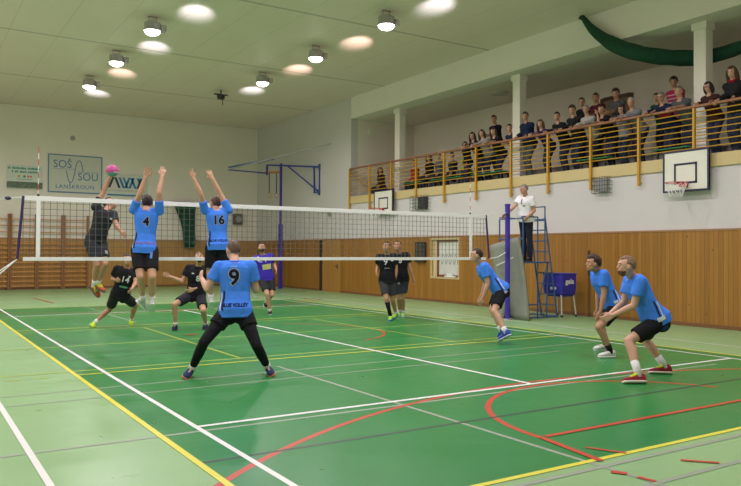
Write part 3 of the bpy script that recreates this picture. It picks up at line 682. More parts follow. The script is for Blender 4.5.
# ---------------------------------------------------------------- umpire's stand
SX, SY = 6.34, -0.10; PZ = 1.36
st = root('umpire_stand','tall steel blue ladder stand on which the umpire in white stands','stand',(SX,SY,0))
sb = M['steelblue']
def bars(name, lst, w=.03, m=sb):
    bm = BM()
    for a, b in lst: rod(bm, a, b, w/2, n=8)
    return obj(name, bm, m, st)
xs0, xs1, ys0, ys1, yl1 = -.38, .10, -.06, .74, .46
for x, y, top in ((xs0,ys0,2.38),(xs0,ys1,2.38),(xs1,ys0,PZ),(xs1,ys1,PZ)): bars('upright', [((x+.0,y,0),(x,y,top))], .036)
bars('base_frame', [((xs0,ys0,.03),(.78,ys0,.03)),((xs0,ys1,.03),(.78,ys1,.03)),((xs0,ys0,.03),(xs0,ys1,.03)),((.78,ys0,.03),(.78,ys1,.03)),((xs0,ys0,.34),(xs1,ys0,.34)),((xs0,ys1,.34),(xs1,ys1,.34))], .036)
bm = BM(); box(bm, xs0-.05, .46, ys0-.04, ys1+.04, PZ-.04, PZ); bevel(bm,.008); obj('platform', bm, sb, st)
bars('guard_rail', [((xs0,ys0,2.42),(.10,ys0,2.42)),((xs0,ys1,2.42),(.12,ys1,2.42)),((xs0,ys0,2.38),(xs0,ys1,2.38)),((.10,ys0,PZ),(.10,ys0,2.42)),((xs0,ys0,1.9),(xs0,ys1,1.9))], .032)
bars('back_rail', [((.34,ys0,PZ),(.34,ys0,2.68)),((.34,yl1,PZ),(.34,yl1,2.68)),((.34,ys0,2.68),(.34,yl1,2.68)),((.34,ys0,2.35),(.34,yl1,2.35))], .032)
for y in (ys0,yl1): bars('ladder_side', [((.76,y,.03),(.34,y,2.45))], .036)
for k in range(9):
    z = .30+k*.26; x = .76-(z-.03)/(2.42)*.42; bars('rung', [((x,ys0,z),(x,yl1,z))], .030)
bars('brace', [((xs1,ys0,.34),(.44,ys0,PZ-.02)),((xs1,ys1,.34),(.44,ys1,PZ-.02)),((.44,ys0,PZ),(.40,ys0,.03)),((.44,ys1,PZ),(.40,ys1,.03))], .028)
bars('grip', [((xs0,ys0,2.42),(xs0-.05,ys0,2.40))], .03)

# ---------------------------------------------------------------- ball cart
r = root('ball_cart','blue fabric ball cart on white folding legs before the pine wall','cart',(7.40,.04,0))
bm = BM(); T0, T1 = 1.06, .60
loft(bm, [(V(0,0,T1-.10),V(1,0,0),V(0,1,0),.20,.26),(V(0,0,T1-.02),V(1,0,0),V(0,1,0),.25,.305),(V(0,0,T1+.10),V(1,0,0),V(0,1,0),.262,.318),(V(0,0,T0),V(1,0,0),V(0,1,0),.265,.32)], 24, 14)
bag = obj('bag', bm, M['cartblue'], r)
bm = BM(); 
for a, b in (((-.265,-.32),(.265,-.32)),((.265,-.32),(.265,.32)),((.265,.32),(-.265,.32)),((-.265,.32),(-.265,-.32))): rod(bm,(a[0],a[1],T0),(b[0],b[1],T0),.012,n=8)
obj('rim', bm, M['blue'], r)
for sx_, sy_ in ((-.25,-.30),(.25,-.30),(-.25,.30),(.25,.30)):
    bm = BM(); rod(bm,(sx_,sy_,.06),(sx_*.8,sy_*.8,T1+.06),.018,n=8); lg = obj('leg', bm, mat('white_tube',(0.55,0.55,0.52),0.4), r)
    bm = BM(); rod(bm,(sx_-.012,sy_,.03),(sx_+.012,sy_,.03),.03,n=12); obj('castor', bm, M['dark'], lg)
flat_text('lettering','gala',.17,(.0,-.328,.82),(1,0,0),(0,0,1),M['tape'],bag,.006,1.15)
bm = BM()
for y in (-.10,.02): ball(bm, (-.268,y,.70), (.006,.045,.04))
obj('ring_marks', bm, M['tape'], bag)
bm = BM(); rod(bm,(0,0,.0),(0,0,.62),.028,.022,n=10); rt = obj('dark_pole', bm, M['dark']); rt.location = (7.93,-.42,1.02); tag(rt,'short dark pole standing upright against the pine wall behind the ball cart','pole')
bm = BM(); rod(bm,(0,0,0),(0,0,1.02),.012,n=8); o = obj('pole_foot', bm, M['dark'], rt); o.location = (0,0,-1.02)

# ---------------------------------------------------------------- basketball boards
def hoop(y, zb, zt, w, label, big):
    X = XR-.18
    r = root('basketball_hoop', label, 'basketball hoop', (X,y,zb))
    h = zt-zb
    bm = BM(); box(bm, 0, .03, -w/2, w/2, 0, h); obj('backboard', bm, M['board'], r)
    bm = BM(); t = .04
    for a in ((-w/2,w/2,0,t),(-w/2,w/2,h-t,h),(-w/2,-w/2+t,t,h-t),(w/2-t,w/2,t,h-t)): box(bm, -.012, .035, a[0], a[1], a[2], a[3])
    obj('border', bm, M['navy'], r)
    bm = BM(); s0, s1, q = .15*h/.9+.02, .62*h/.9, .25*w/1.0
    for a in ((-q,q,s0,s0+.045),(-q,q,s1-.045,s1),(-q,-q+.045,s0,s1),(q-.045,q,s0,s1)): box(bm, -.006, .0, a[0], a[1], a[2], a[3])
    obj('target_square', bm, M['navy'], r)
    bm = BM(); c = V(-.33,0,.17); tube(bm, [c+V(math.cos(t_),math.sin(t_),0)*.225 for t_ in [2*PI*k/28 for k in range(28)]], .010, 8, True); box(bm,-.12,-.005,-.07,.07,.10,.18); obj('rim', bm, M['red'], r)
    bm = BM(); n = 12
    for k in range(n):
        for sg in (1,-1):
            pts = [c+V(math.cos(a),math.sin(a),0)*rr_+V(0,0,-zz) for a, rr_, zz in [(2*PI*(k+sg*i*.5)/n, .225-.035*i, .10*i) for i in range(4)]]
            tube(bm, pts, .005, 4)
    obj('hoop_net', bm, M['netwhite'], r)
    bm = BM(); L = XR-X
    for yy in (-w*.3,w*.3):
        beam(bm,(.03,yy,h*.8),(L,yy,h*.8),.04,.04); beam(bm,(.03,yy,.12),(L,yy,.12),.04,.04)
    beam(bm,(.05,-w*.3,.12),(.05,w*.3,.12),.04,.04); beam(bm,(.05,-w*.3,h*.8),(.05,w*.3,h*.8),.04,.04)
    obj('mounting_frame', bm, M['grey'], r)
hoop(-3.11, 2.90, 3.80, 1.10, 'large white basketball board with black border and red hoop, right', True)
hoop(8.64, 2.92, 3.75, 1.18, 'small distant basketball board with black border and hoop, under the gallery', False)

# ---------------------------------------------------------------- boxes on the walls
def caged(y0, y1, z0, z1, label, dark):
    r = root('caged_box', label, 'box', (XR,(y0+y1)/2,z0)); w = (y1-y0)/2; h = z1-z0
    bm = BM(); box(bm,-.14,0,-w*.72,w*(.1 if dark else .72),.04,h-.04); bevel(bm,.01); obj('case', bm, mat('speaker_case',(0.05,0.05,0.05) if dark else (0.35,0.35,0.33),0.6), r)
    if dark: bm = BM(); box(bm,-.12,0,w*.1,w*.8,.06,h-.06); obj('side_panel', bm, mat('pale_case',(0.35,0.36,0.30),0.6), r)
    bm = BM()
    for k in range(7):
        t = -w+2*w*k/6; rod(bm,(-.17,t,0),(-.17,t,h),.006,n=6)
    for k in range(5):
        t = h*k/4; rod(bm,(-.17,-w,t),(-.17,w,t),.006,n=6); rod(bm,(-.17,-w,t),(0,-w,t),.006,n=6); rod(bm,(-.17,w,t),(0,w,t),.006,n=6)
    obj('wire_cage', bm, M['dark'], r)
caged(-1.03,-.56,3.02,3.41,'pale box behind a wire cage under the gallery, left of the large basketball board',False)
caged(6.15,7.05,2.95,3.42,'dark loudspeaker behind a wire cage, right of the small basketball board',True)
r = root('wall_panel_box','narrow dark panel box on the pine wall left of the office window','box',(XR-.035,6.57,1.25))
bm = BM(); box(bm,-.10,0,-.25,.25,0,.66); bevel(bm,.01); obj('case', bm, mat('dark_case',(0.03,0.025,0.02),0.6), r)
bm = BM(); box(bm,-.112,-.10,-.21,.21,.05,.61); obj('cover', bm, mat('dark_cover',(0.045,0.035,0.03),0.5), r)
r = root('wall_speaker','small dark loudspeaker high on the white back wall beside the blue pole','speaker',(7.0,YB,2.85))
bm = BM(); box(bm,-.22,.22,-.22,0,0,.50); bevel(bm,.015); obj('cabinet', bm, mat('speaker_wood',(0.10,0.09,0.07),0.6), r)
bm = BM(); rod(bm,(0,-.225,.25),(0,-.235,.25),.15,n=24); obj('cone', bm, M['grey'], r)
bm = BM(); rod(bm,(0,0,0),(-.04,0,0),.12,n=20); ball(bm,(-.05,0,0),(.02,.07,.07)); o = obj('wall_bell', bm, M['grey']); o.location = (XR,12.75,3.1); tag(o,'small round grey fitting on the white wall right of the gymnastics pole','wall fitting')
bm = BM(); rod(bm,(0,0,0),(0,-.04,0),.10,n=20); o = obj('wall_sensor', bm, M['grey']); o.location = (-0.35,YB,6.3); tag(o,'small round fitting high on the back wall above the school sign','wall fitting')
bm = BM(); box(bm,-.12,.12,-.10,0,-.1,.1); bevel(bm,.02); o = obj('gallery_camera', bm, M['board']); o.location = (8.9,GY,6.2); tag(o,'small white box high on the end wall of the gallery','box')

# ---------------------------------------------------------------- wall bars
for k, x1 in enumerate((.30,-.70,-1.70,-2.70,-3.70)):
    w = ['wooden wall bars, rightmost bay under the school sign','wooden wall bars, second bay from the right','wooden wall bars, third bay from the right','wooden wall bars, fourth bay from the right at the picture edge','wooden wall bars, leftmost bay mostly outside the picture'][k]
    r = root('wall_bars', w, 'wall bars', (x1-.5,YB-.05,0), 'wall bars along the back wall')
    for s in (-1,1):
        bm = BM(); box(bm, s*.46-.035, s*.46+.035, -.14, 0, 0, 3.05); bevel(bm,.006); obj('upright', bm, mat('dark_bar_upright',(0.30,0.13,0.05),0.5), r)
    for i in range(15):
        if 9 < i < 12: continue
        z = .14+i*.19
        if i >= 12: z = 2.32+(i-12)*.26
        bm = BM(); box(bm, -.43, .43, -.115, -.075, z-.02, z+.02); bevel(bm,.012); obj('bar', bm, M['woodbar'], r)

# ---------------------------------------------------------------- signs on the back wall
SB = mat('sign_blue_ink',(0.10,0.22,0.42),0.6,var=0.05)
r = root('school_sign','large framed school sign with blue SOŠ SOU lettering on the back wall','sign',(-.225,YB,4.79))
bm = BM(); box(bm,-1.075,1.075,-.03,0,-.79,.79); obj('board', bm, mat('sign_board',(0.62,0.63,0.56),0.7,var=.02), r)
bm = BM()
for a in ((-1.075,1.075,.75,.79),(-1.075,1.075,-.79,-.75),(-1.075,-1.035,-.75,.75),(1.035,1.075,-.75,.75)): box(bm,a[0],a[1],-.045,-.0,a[2],a[3])
obj('frame', bm, SB, r)
def sgn(px, py): return V((px-30)/368*2.15-1.075, -.034, .79-(py-30)/295*1.58)
flat_text('lettering','SOŠ',.46,sgn(126,132),(1,0,0),(0,0,1),SB,r,.002,.92); flat_text('lettering','SOU',.46,sgn(300,224),(1,0,0),(0,0,1),SB,r,.002,.92); flat_text('lettering','LANŠKROUN',.24,sgn(212,292),(1,0,0),(0,0,1),SB,r,.002,1.0,1.12)
bm = BM(); path = [(152,150),(158,190),(166,225),(180,248),(195,225),(206,180),(215,120),(225,85),(240,70),(253,90),(260,125),(265,160)]
path = [sgn(*p) for p in path]
sm = []
for a in range(len(path)-1):
    p0 = path[max(a-1,0)]; p1 = path[a]; p2 = path[a+1]; p3 = path[min(a+2,len(path)-1)]
    for t in (0,.25,.5,.75): sm.append(0.5*((2*p1)+(p2-p0)*t+(2*p0-5*p1+4*p2-p3)*t*t+(-p0+3*p1-3*p2+p3)*t**3))
sm.append(path[-1]); tube(bm, sm, .018, 6); obj('wave_line', bm, SB, r)
bm = BM()
for a, b in (((60,141),(212,141)),((225,158),(365,158)),((365,158),(365,215))): beam(bm, sgn(*a), sgn(*b), .012, .012)
obj('rule_lines', bm, SB, r)
r = root('company_banner','white company banner with bold black and blue AVX letters on the back wall','banner',(1.92,YB-.03,4.42))
bm = BM(); box(bm,-.87,.87,-.02,0,-.45,.50); obj('sheet', bm, mat('banner_sheet',(0.66,0.68,0.62),0.7,var=.02), r)
bk, bl = mat('banner_black',(0.03,0.04,0.05),0.6), mat('banner_blue',(0.03,0.20,0.45),0.6)
def stroke(bm, x0, x1, w, z0=-.12, z1=.34): 
    vs = [bm.verts.new(p) for p in ((x0,-.024,z0),(x0+w,-.024,z0),(x1+w,-.024,z1),(x1,-.024,z1))]; bm.faces.new(vs)
bm = BM(); stroke(bm,-.84,-.66,.10); stroke(bm,-.40,-.58,.10); obj('lettering', bm, bk, r)
bm = BM(); stroke(bm,-.22,-.40,.10); stroke(bm,-.16,.02,.10); stroke(bm,-.04,-.22,.08); stroke(bm,.02,.20,.10); stroke(bm,.28,.10,.10); stroke(bm,.36,.54,.10); stroke(bm,.56,.38,.12); stroke(bm,.40,.60,.08); obj('lettering', bm, bl, r)
flat_text('small_lettering','A KYOCERA GROUP COMPANY',.11,(0,-.024,-.27),(1,0,0),(0,0,1),plain((0.30,0.33,0.33),0.6),r)
bm = BM(); box(bm,-.87,.87,-.026,-.02,-.45,-.39); obj('blue_rule', bm, bl, r)
r = root('landscape_poster','white poster with green text lines and a landscape strip, left of the school sign','poster',(-2.165,YB-.03,4.52))
bm = BM(); box(bm,-.66,.66,-.02,0,-.45,.50); obj('sheet', bm, mat('poster_sheet',(0.66,0.69,0.63),0.7,var=.02), r)
gt = plain((0.04,0.28,0.20),0.6); bm = BM(); q = random.Random(3)
for z0, z1, xa, xb in ((.34,.43,-.62,.62),(.20,.29,-.48,.48)):
    x = xa
    while x < xb:
        w = q.uniform(.025,.05); hh = q.uniform(.75,1.0)
        box(bm, x, min(x+w,xb), -.024, -.02, z0, z0+(z1-z0)*hh); x += w+(.06 if q.random()<.15 else .012)
obj('green_text', bm, gt, r)
bm = BM(); x = -.30
while x < .28: box(bm,x,x+.02,-.024,-.02,-.075,-.045); x += .03
obj('small_text', bm, gt, r)
for x, c in ((-.22,(0.45,0.38,0.03)),(-.02,(0.03,0.33,0.15)),(.12,(0.6,0.10,0.10)),(.22,(0.6,0.10,0.10))):
    bm = BM(); rod(bm,(x,-.02,.06),(x,-.026,.06),.05 if x < .1 else .04,n=16); obj('emblem', bm, plain(c,0.6), r)
bm = BM(); box(bm,-.66,.66,-.025,-.02,-.42,-.16); obj('landscape_strip', bm, mat('landscape_print',(0.15,0.19,0.14),0.7,var=.9,scale=9,stretch=(1,1,3)), r)

# ---------------------------------------------------------------- nets gathered up
bm = BM(); pts = [V(4.40,YB-.28,3.78),V(4.42,YB-.26,3.5),V(4.5,YB-.25,3.1),V(4.58,YB-.25,2.6),V(4.62,YB-.25,2.1),V(4.62,YB-.25,1.75)]
n = 28; rings = []
for i, (p, a, b) in enumerate(zip(pts,(.50,.44,.34,.27,.27,.24),(.14,.15,.16,.16,.15,.12))):
    rings.append([bm.verts.new(p+V(math.cos(t)*a*(1+.10*math.cos(7*t)),math.sin(t)*b*(1+.25*math.cos(7*t)),0)) for t in [2*PI*k/n for k in range(n)]])
for A, B_ in zip(rings, rings[1:]):
    for k in range(n): bm.faces.new((A[k],A[(k+1)%n],B_[(k+1)%n],B_[k]))
bm.faces.new(rings[0]); bm.faces.new(rings[-1][::-1]); o = obj('gathered_curtain_net', bm, M['green'], None, True); tag(o,'dark green net gathered into a hanging bundle on the back wall','net')
bm = BM(); box(bm,3.85,4.95,YB-.30,YB,3.76,3.80); oc = obj('hanging_bar', bm, M['dark'], o)
bm = BM(); P_ = [V(7.86,-.26,7.46),V(7.84,-.62,7.02),V(7.90,-1.10,6.60),V(8.05,-1.60,6.30),V(8.5,-2.05,6.14),V(8.95,-2.5,6.08),V(9.0,-3.0,6.02),V(9.0,-3.8,6.08),V(8.9,-5.0,6.3),V(8.9,-6.4,6.62)]
sm = []
for a in range(len(P_)-1):
    p0 = P_[max(a-1,0)]; p1 = P_[a]; p2 = P_[a+1]; p3 = P_[min(a+2,len(P_)-1)]
    for t in (0,.33,.66): sm.append(0.5*((2*p1)+(p2-p0)*t+(2*p0-5*p1+4*p2-p3)*t*t+(-p0+3*p1-3*p2+p3)*t**3))
sm.append(P_[-1]); rd = [.05+.13*min(1,i/7)*(1 if i < 16 else max(.5,1-(i-16)/16))*(1+.07*math.sin(i*2.3)) for i in range(len(sm))]
tube(bm, sm, rd, 18); o = obj('gathered_ceiling_net', bm, M['green'], None, True); tag(o,'thick dark green net roll sagging from the ceiling past the nearest pillar','net')
bm = BM(); rod(bm,(7.86,-.26,7.47),(7.86,-.20,7.40),.05,n=10); obj('ceiling_hook', bm, M['dark'], o)

# ---------------------------------------------------------------- gymnastics frame with rings
A_ = V(XR-.02,13.6,5.05); B_ = V(7.0,16.5,5.34)
r = root('gymnastics_frame','blue wall-mounted gymnastics frame with long arms in the far corner','gymnastics frame',(7.68,16.0,0))
def gp(name, lst, w=.06, m=M['blue']):
    bm = BM()
    for a, b in lst: beam(bm, a, b, w, w)
    return world_part(name, bm, m, r)
Pp = mixv(B_,A_,.265)
gp('upright_pole', [((Pp.x+.03,Pp.y,0),(Pp.x+.03,Pp.y,5.35))], .085, M['purple'])
gp('pole_sleeve', [((Pp.x+.03,Pp.y,.0),(Pp.x+.03,Pp.y,2.75))], .14, M['purple'])
gp('top_beam', [(B_,A_)], .07)
lo_ = V(XR-.02,13.6,4.02)
gp('wall_strut', [(mixv(B_,A_,.42)+V(0,0,-.03),lo_+V(-.02,.1,.05)),(A_+V(0,.0,-.05),lo_),(mixv(B_,A_,.90)+V(0,0,-.03),lo_+V(-.05,.35,.0)),(lo_,lo_+V(-.06,.38,0))], .05)
gp('wall_plate', [(A_+V(.0,0,.12),A_+V(.0,0,-.14))], .09, M['steelblue']); gp('wall_plate', [(lo_+V(.0,0,.12),lo_+V(.0,0,-.12))], .09, M['steelblue'])
e0 = V(5.2,16.5,5.02)
gp('long_arm', [(e0,V(XR,12.7,5.90))], .045, M['grey']); gp('second_arm', [(e0+V(.03,0,.10),V(6.7,15.1,5.45))], .07, M['steelblue']); gp('lower_arm', [(e0,V(7.0,16.45,4.98))], .05)
gp('end_strut', [(V(7.0,16.5,5.34),V(7.0,16.5,4.90))], .07)
gp('ring_bar', [(V(7.02,16.45,5.02),V(7.62,16.3,5.05))], .10, M['woodbar'])
for x, w in ((7.02,'left'),(7.36,'right')):
    q = root('gymnastic_ring','wooden gymnastic ring, the '+w+' one hanging from the blue frame','gymnastic ring',(x,16.3,4.02))
    bm = BM(); tube(bm, [V(math.cos(t)*.10,0,math.sin(t)*.10) for t in [2*PI*k/20 for k in range(20)]], .016, 8, True); obj('ring', bm, M['woodbar'], q)
    bm = BM(); box(bm,-.02,.02,-.006,.006,.10,.98); obj('strap', bm, M['dark'], q)

# ---------------------------------------------------------------- the ball
bm = BM(); ball(bm,(0,0,0),.105,None,24,16)
o = obj('volleyball', bm, [plain((0.50,0.06,0.26),0.5), plain((0.12,0.30,0.26),0.5), plain((0.62,0.62,0.55),0.5)], None, True)
for p in o.data.polygons:
    c = p.center.normalized(); p.material_index = 1 if c.z < -.30 else (2 if c.z < -.12 and c.x > 0 else 0)
o.location = (-3.25,0.47,2.965)
tag(o,'pink and green volleyball at the hand of the jumping hitter in black','volleyball')

# ---------------------------------------------------------------- players
BLUE = (0.065,0.25,0.93); BLK = (0.012,0.012,0.016); CHAR = (0.028,0.030,0.036); WH = (0.75,0.75,0.74); NAVY = (0.015,0.02,0.07)
JO = {
 'p9':dict(s=1.071,hyaw=95,hp=5,j={'pelvis':(-2.797,-4.061,0.832),'neck':(-2.797,-4.037,1.431),'head':(-2.768,-3.897,1.576),'shL':(-2.972,-3.946,1.368),'hiL':(-2.887,-4.015,0.797),'elL':(-3.109,-3.913,1.091),'haL':(-3.094,-3.668,1.21),'knL':(-3.207,-4.079,0.458),'anL':(-3.28,-3.83,0.09),'toL':(-3.401,-3.973,0.03),'shR':(-2.622,-4.132,1.376),'hiR':(-2.707,-4.11,0.801),'elR':(-2.543,-4.113,1.076),'haR':(-2.52,-3.868,1.194),'knR':(-2.644,-4.368,0.412),'anR':(-2.4,-4.17,0.09),'toR':(-2.424,-4.356,0.03)}),
 'b4':dict(s=1.082,hyaw=80,hp=15,j={'pelvis':(-3.086,-1.003,1.612),'neck':(-3.069,-1.023,2.217),'head':(-3.018,-0.866,2.339),'shL':(-3.252,-0.942,2.215),'hiL':(-3.18,-0.96,1.583),'elL':(-3.203,-1.135,2.457),'haL':(-3.136,-1.18,2.721),'knL':(-3.197,-1.178,1.161),'anL':(-3.093,-0.955,0.779),'toL':(-3.016,-0.853,0.618),'shR':(-2.886,-1.104,2.199),'hiR':(-2.993,-1.044,1.575),'elR':(-2.935,-1.237,2.479),'haR':(-2.871,-1.175,2.74),'knR':(-3.044,-1.273,1.161),'anR':(-2.98,-1.06,0.765),'toR':(-2.943,-0.937,0.605)}),
 'b16':dict(s=1.061,hyaw=100,hp=15,j={'pelvis':(-1.869,-1.002,1.666),'neck':(-1.888,-0.998,2.259),'head':(-1.859,-0.838,2.378),'shL':(-2.072,-0.931,2.245),'hiL':(-1.963,-0.967,1.63),'elL':(-2.191,-1.055,2.5),'haL':(-2.299,-1.043,2.748),'knL':(-1.991,-0.973,1.165),'anL':(-1.924,-0.843,0.744),'toL':(-1.881,-0.73,0.583),'shR':(-1.704,-1.066,2.257),'hiR':(-1.773,-1.036,1.637),'elR':(-1.849,-1.033,2.526),'haR':(-1.969,-1.014,2.768),'knR':(-1.806,-1.039,1.171),'anR':(-1.731,-0.941,0.743),'toR':(-1.679,-0.812,0.598)}),
 'spk':dict(s=1.030,hyaw=-40,hp=40,j={'pelvis':(-3.44,0.793,1.75),'neck':(-3.315,0.704,2.306),'head':(-3.202,0.829,2.406),'shL':(-3.148,0.768,2.22),'hiL':(-3.354,0.826,1.704),'elL':(-3.158,0.561,2.005),'haL':(-3.1,0.338,1.878),'knL':(-3.33,0.562,1.336),'anL':(-3.421,0.79,0.98),'toL':(-3.328,0.666,0.86),'shR':(-3.496,0.65,2.331),'hiR':(-3.539,0.769,1.736),'elR':(-3.353,0.671,2.592),'haR':(-3.268,0.627,2.837),'knR':(-3.462,0.611,1.319),'anR':(-3.463,0.827,0.944),'toR':(-3.389,0.8,0.765)}),
 'f14':dict(s=0.999,hyaw=-95,hp=10,j={'pelvis':(-2.544,2.715,0.674),'neck':(-2.435,2.637,1.218),'head':(-2.46,2.547,1.383),'shL':(-2.271,2.602,1.123),'hiL':(-2.46,2.697,0.624),'elL':(-2.322,2.405,0.917),'haL':(-2.442,2.209,0.806),'knL':(-2.171,2.961,0.424),'anL':(-2.2,3.2,0.08),'toL':(-2.235,3.029,0.03),'shR':(-2.621,2.688,1.206),'hiR':(-2.64,2.741,0.666),'elR':(-2.671,2.873,0.988),'haR':(-2.657,2.619,0.976),'knR':(-2.675,3.05,0.356),'anR':(-2.99,3.02,0.08),'toR':(-3.042,2.853,0.03)}),
 'f2':dict(s=1.030,hyaw=-100,hp=35,j={'pelvis':(-1.302,1.715,0.695),'neck':(-1.257,1.677,1.269),'head':(-1.283,1.572,1.432),'shL':(-1.089,1.601,1.194),'hiL':(-1.216,1.676,0.655),'elL':(-1.129,1.601,0.898),'haL':(-1.377,1.598,0.809),'knL':(-1.285,1.313,0.393),'anL':(-1.13,1.58,0.09),'toL':(-1.219,1.423,0.03),'shR':(-1.433,1.761,1.231),'hiR':(-1.393,1.758,0.674),'elR':(-1.552,1.788,0.958),'haR':(-1.784,1.863,1.056),'knR':(-1.779,1.588,0.509),'anR':(-1.72,1.68,0.09),'toR':(-1.805,1.521,0.03)}),
 'lib':dict(s=1.030,hyaw=-110,hp=20,j={'pelvis':(1.401,4.213,0.915),'neck':(1.314,4.25,1.484),'head':(1.256,4.185,1.659),'shL':(1.504,4.198,1.459),'hiL':(1.499,4.186,0.9),'elL':(1.671,4.339,1.254),'haL':(1.622,4.127,1.106),'knL':(1.459,4.004,0.487),'anL':(1.468,4.378,0.27),'toL':(1.384,4.228,0.176),'shR':(1.141,4.294,1.397),'hiR':(1.312,4.236,0.868),'elR':(1.192,4.48,1.168),'haR':(1.232,4.382,0.928),'knR':(1.309,3.961,0.508),'anR':(1.405,3.999,0.088),'toR':(1.333,3.834,0.03)}),
 'two1':dict(s=1.030,hyaw=-140,hp=18,j={'pelvis':(3.13,1.334,0.937),'neck':(3.116,1.334,1.514),'head':(3.053,1.266,1.687),'shL':(3.286,1.244,1.461),'hiL':(3.217,1.288,0.909),'elL':(3.301,1.224,1.164),'haL':(3.27,1.231,0.903),'knL':(3.242,1.284,0.456),'anL':(3.455,1.449,0.118),'toL':(3.291,1.374,0.03),'shR':(2.949,1.423,1.453),'hiR':(3.045,1.38,0.904),'elR':(3.046,1.605,1.237),'haR':(2.893,1.433,1.109),'knR':(3.012,1.191,0.494),'anR':(3.16,1.24,0.09),'toR':(3.047,1.099,0.03)}),
 'two2':dict(s=1.051,hyaw=-135,hp=18,j={'pelvis':(3.772,1.719,0.953),'neck':(3.729,1.738,1.54),'head':(3.652,1.687,1.717),'shL':(3.913,1.664,1.498),'hiL':(3.867,1.681,0.93),'elL':(3.969,1.615,1.202),'haL':(4.034,1.555,0.949),'knL':(3.822,1.713,0.471),'anL':(3.97,1.88,0.09),'toL':(3.86,1.733,0.03),'shR':(3.554,1.809,1.467),'hiR':(3.682,1.756,0.914),'elR':(3.645,1.945,1.21),'haR':(3.649,1.93,0.942),'knR':(3.74,1.738,0.456),'anR':(3.908,1.956,0.111),'toR':(3.78,1.824,0.03)}),
 'set':dict(s=1.020,hyaw=145,hp=5,j={'pelvis':(2.603,-3.014,0.905),'neck':(2.312,-2.835,1.363),'head':(2.19,-2.864,1.51),'shL':(2.24,-3.012,1.316),'hiL':(2.566,-3.105,0.879),'elL':(2.281,-3.066,1.028),'haL':(2.205,-3.022,0.784),'knL':(2.284,-3.228,0.553),'anL':(2.31,-3.492,0.217),'toL':(2.285,-3.315,0.03),'shR':(2.442,-2.694,1.32),'hiR':(2.67,-2.942,0.882),'elR':(2.502,-2.763,1.039),'haR':(2.432,-2.724,0.792),'knR':(2.378,-3.069,0.566),'anR':(2.37,-3.317,0.217),'toR':(2.448,-3.157,0.03)}),
 'bk2':dict(s=1.009,hyaw=152,hp=6,j={'pelvis':(2.793,-5.319,0.777),'neck':(2.594,-5.2,1.292),'head':(2.44,-5.236,1.4),'shL':(2.52,-5.373,1.243),'hiL':(2.756,-5.408,0.75),'elL':(2.509,-5.384,0.951),'haL':(2.464,-5.36,0.698),'knL':(2.423,-5.358,0.46),'anL':(2.62,-5.42,0.09),'toL':(2.459,-5.348,0.03),'shR':(2.708,-5.05,1.241),'hiR':(2.852,-5.242,0.749),'elR':(2.723,-5.092,0.951),'haR':(2.703,-5.099,0.695),'knR':(2.957,-4.934,0.447),'anR':(3.182,-4.865,0.094),'toR':(3.039,-4.761,0.03)}),
 'bk1':dict(s=1.061,hyaw=147,hp=5,j={'pelvis':(1.623,-6.898,0.743),'neck':(1.392,-6.759,1.272),'head':(1.236,-6.783,1.398),'shL':(1.307,-6.936,1.216),'hiL':(1.58,-6.99,0.712),'elL':(1.242,-6.888,0.919),'haL':(1.082,-6.708,0.796),'knL':(1.201,-6.841,0.484),'anL':(1.14,-7.04,0.09),'toL':(0.97,-6.964,0.03),'shR':(1.523,-6.609,1.224),'hiR':(1.691,-6.822,0.716),'elR':(1.461,-6.565,0.926),'haR':(1.226,-6.544,0.794),'knR':(1.925,-6.522,0.445),'anR':(2.03,-6.77,0.09),'toR':(1.88,-6.661,0.03)}),
 'ref':dict(s=0.980,hyaw=165,hp=-10,j={'pelvis':(6.246,0.035,2.367),'neck':(6.189,-0.013,2.911),'head':(6.094,-0.053,3.066),'shL':(6.212,-0.188,2.843),'hiL':(6.258,-0.055,2.331),'elL':(6.266,-0.22,2.566),'haL':(6.068,-0.197,2.416),'knL':(6.264,-0.066,1.877),'anL':(6.27,-0.077,1.443),'toL':(6.105,-0.126,1.39),'shR':(6.178,0.172,2.872),'hiR':(6.24,0.13,2.345),'elR':(5.999,0.194,2.652),'haR':(5.862,0.332,2.495),'knR':(6.247,0.118,1.884),'anR':(6.254,0.106,1.443),'toR':(6.083,0.125,1.39)}),
}
def jp(k): return JO[k]['j']
def ground_of(k):
    j = jp(k); return (j['pelvis'][0], j['pelvis'][1], 0)
def player(k, label, **o):
    d = JO[k]; return person(label, d['j'], d['s'], d['hyaw'], d['hp'], ground_of(k), o)
def blue_trim(B, sd='left', txt=False):
    lay(B,'piping','',0,.20,-.135 if sd=='back' else (.03 if sd == 'left' else -.03),sd,(0.02,0.02,0.06),patch=(.022,.24),shape=.010)
    lay(B,'piping','',0,.18,-.165 if sd=='back' else (.065 if sd == 'left' else -.065),sd,WH,patch=(.014,.22),shape=.010)
b9 = player('p9','balding man in blue shirt 9, black leggings and wide stance, back to the camera', top=BLUE, bot=BLK, bottom='leggings', sock=WH, sockh='', sockhL=.16, sockhR=.16, shoe=(0.03,0.05,0.13), sole=(0.55,0.20,0.08), hair='buzz', haircol=(0.14,0.08,0.05), tone=2, thumbL=(0,0,1), thumbR=(0,0,1), vox=.007, loose=.012, hem=-.15, collar=BLUE)
lay(b9,'number_outline','9',.27,.53,0,'back',(0.45,0.5,0.6),.017); lay(b9,'number','9',.27,.53,0,'back',(0.012,0.012,0.03),.008); lay(b9,'lettering','BLUE VOLLEY',.062,.075,.01,'back',NAVY,.003,.85); blue_trim(b9,'back'); lay(b9,'lettering','',.0,.90,0,'back',(0.3,0.5,0.75),patch=(.08,.012))
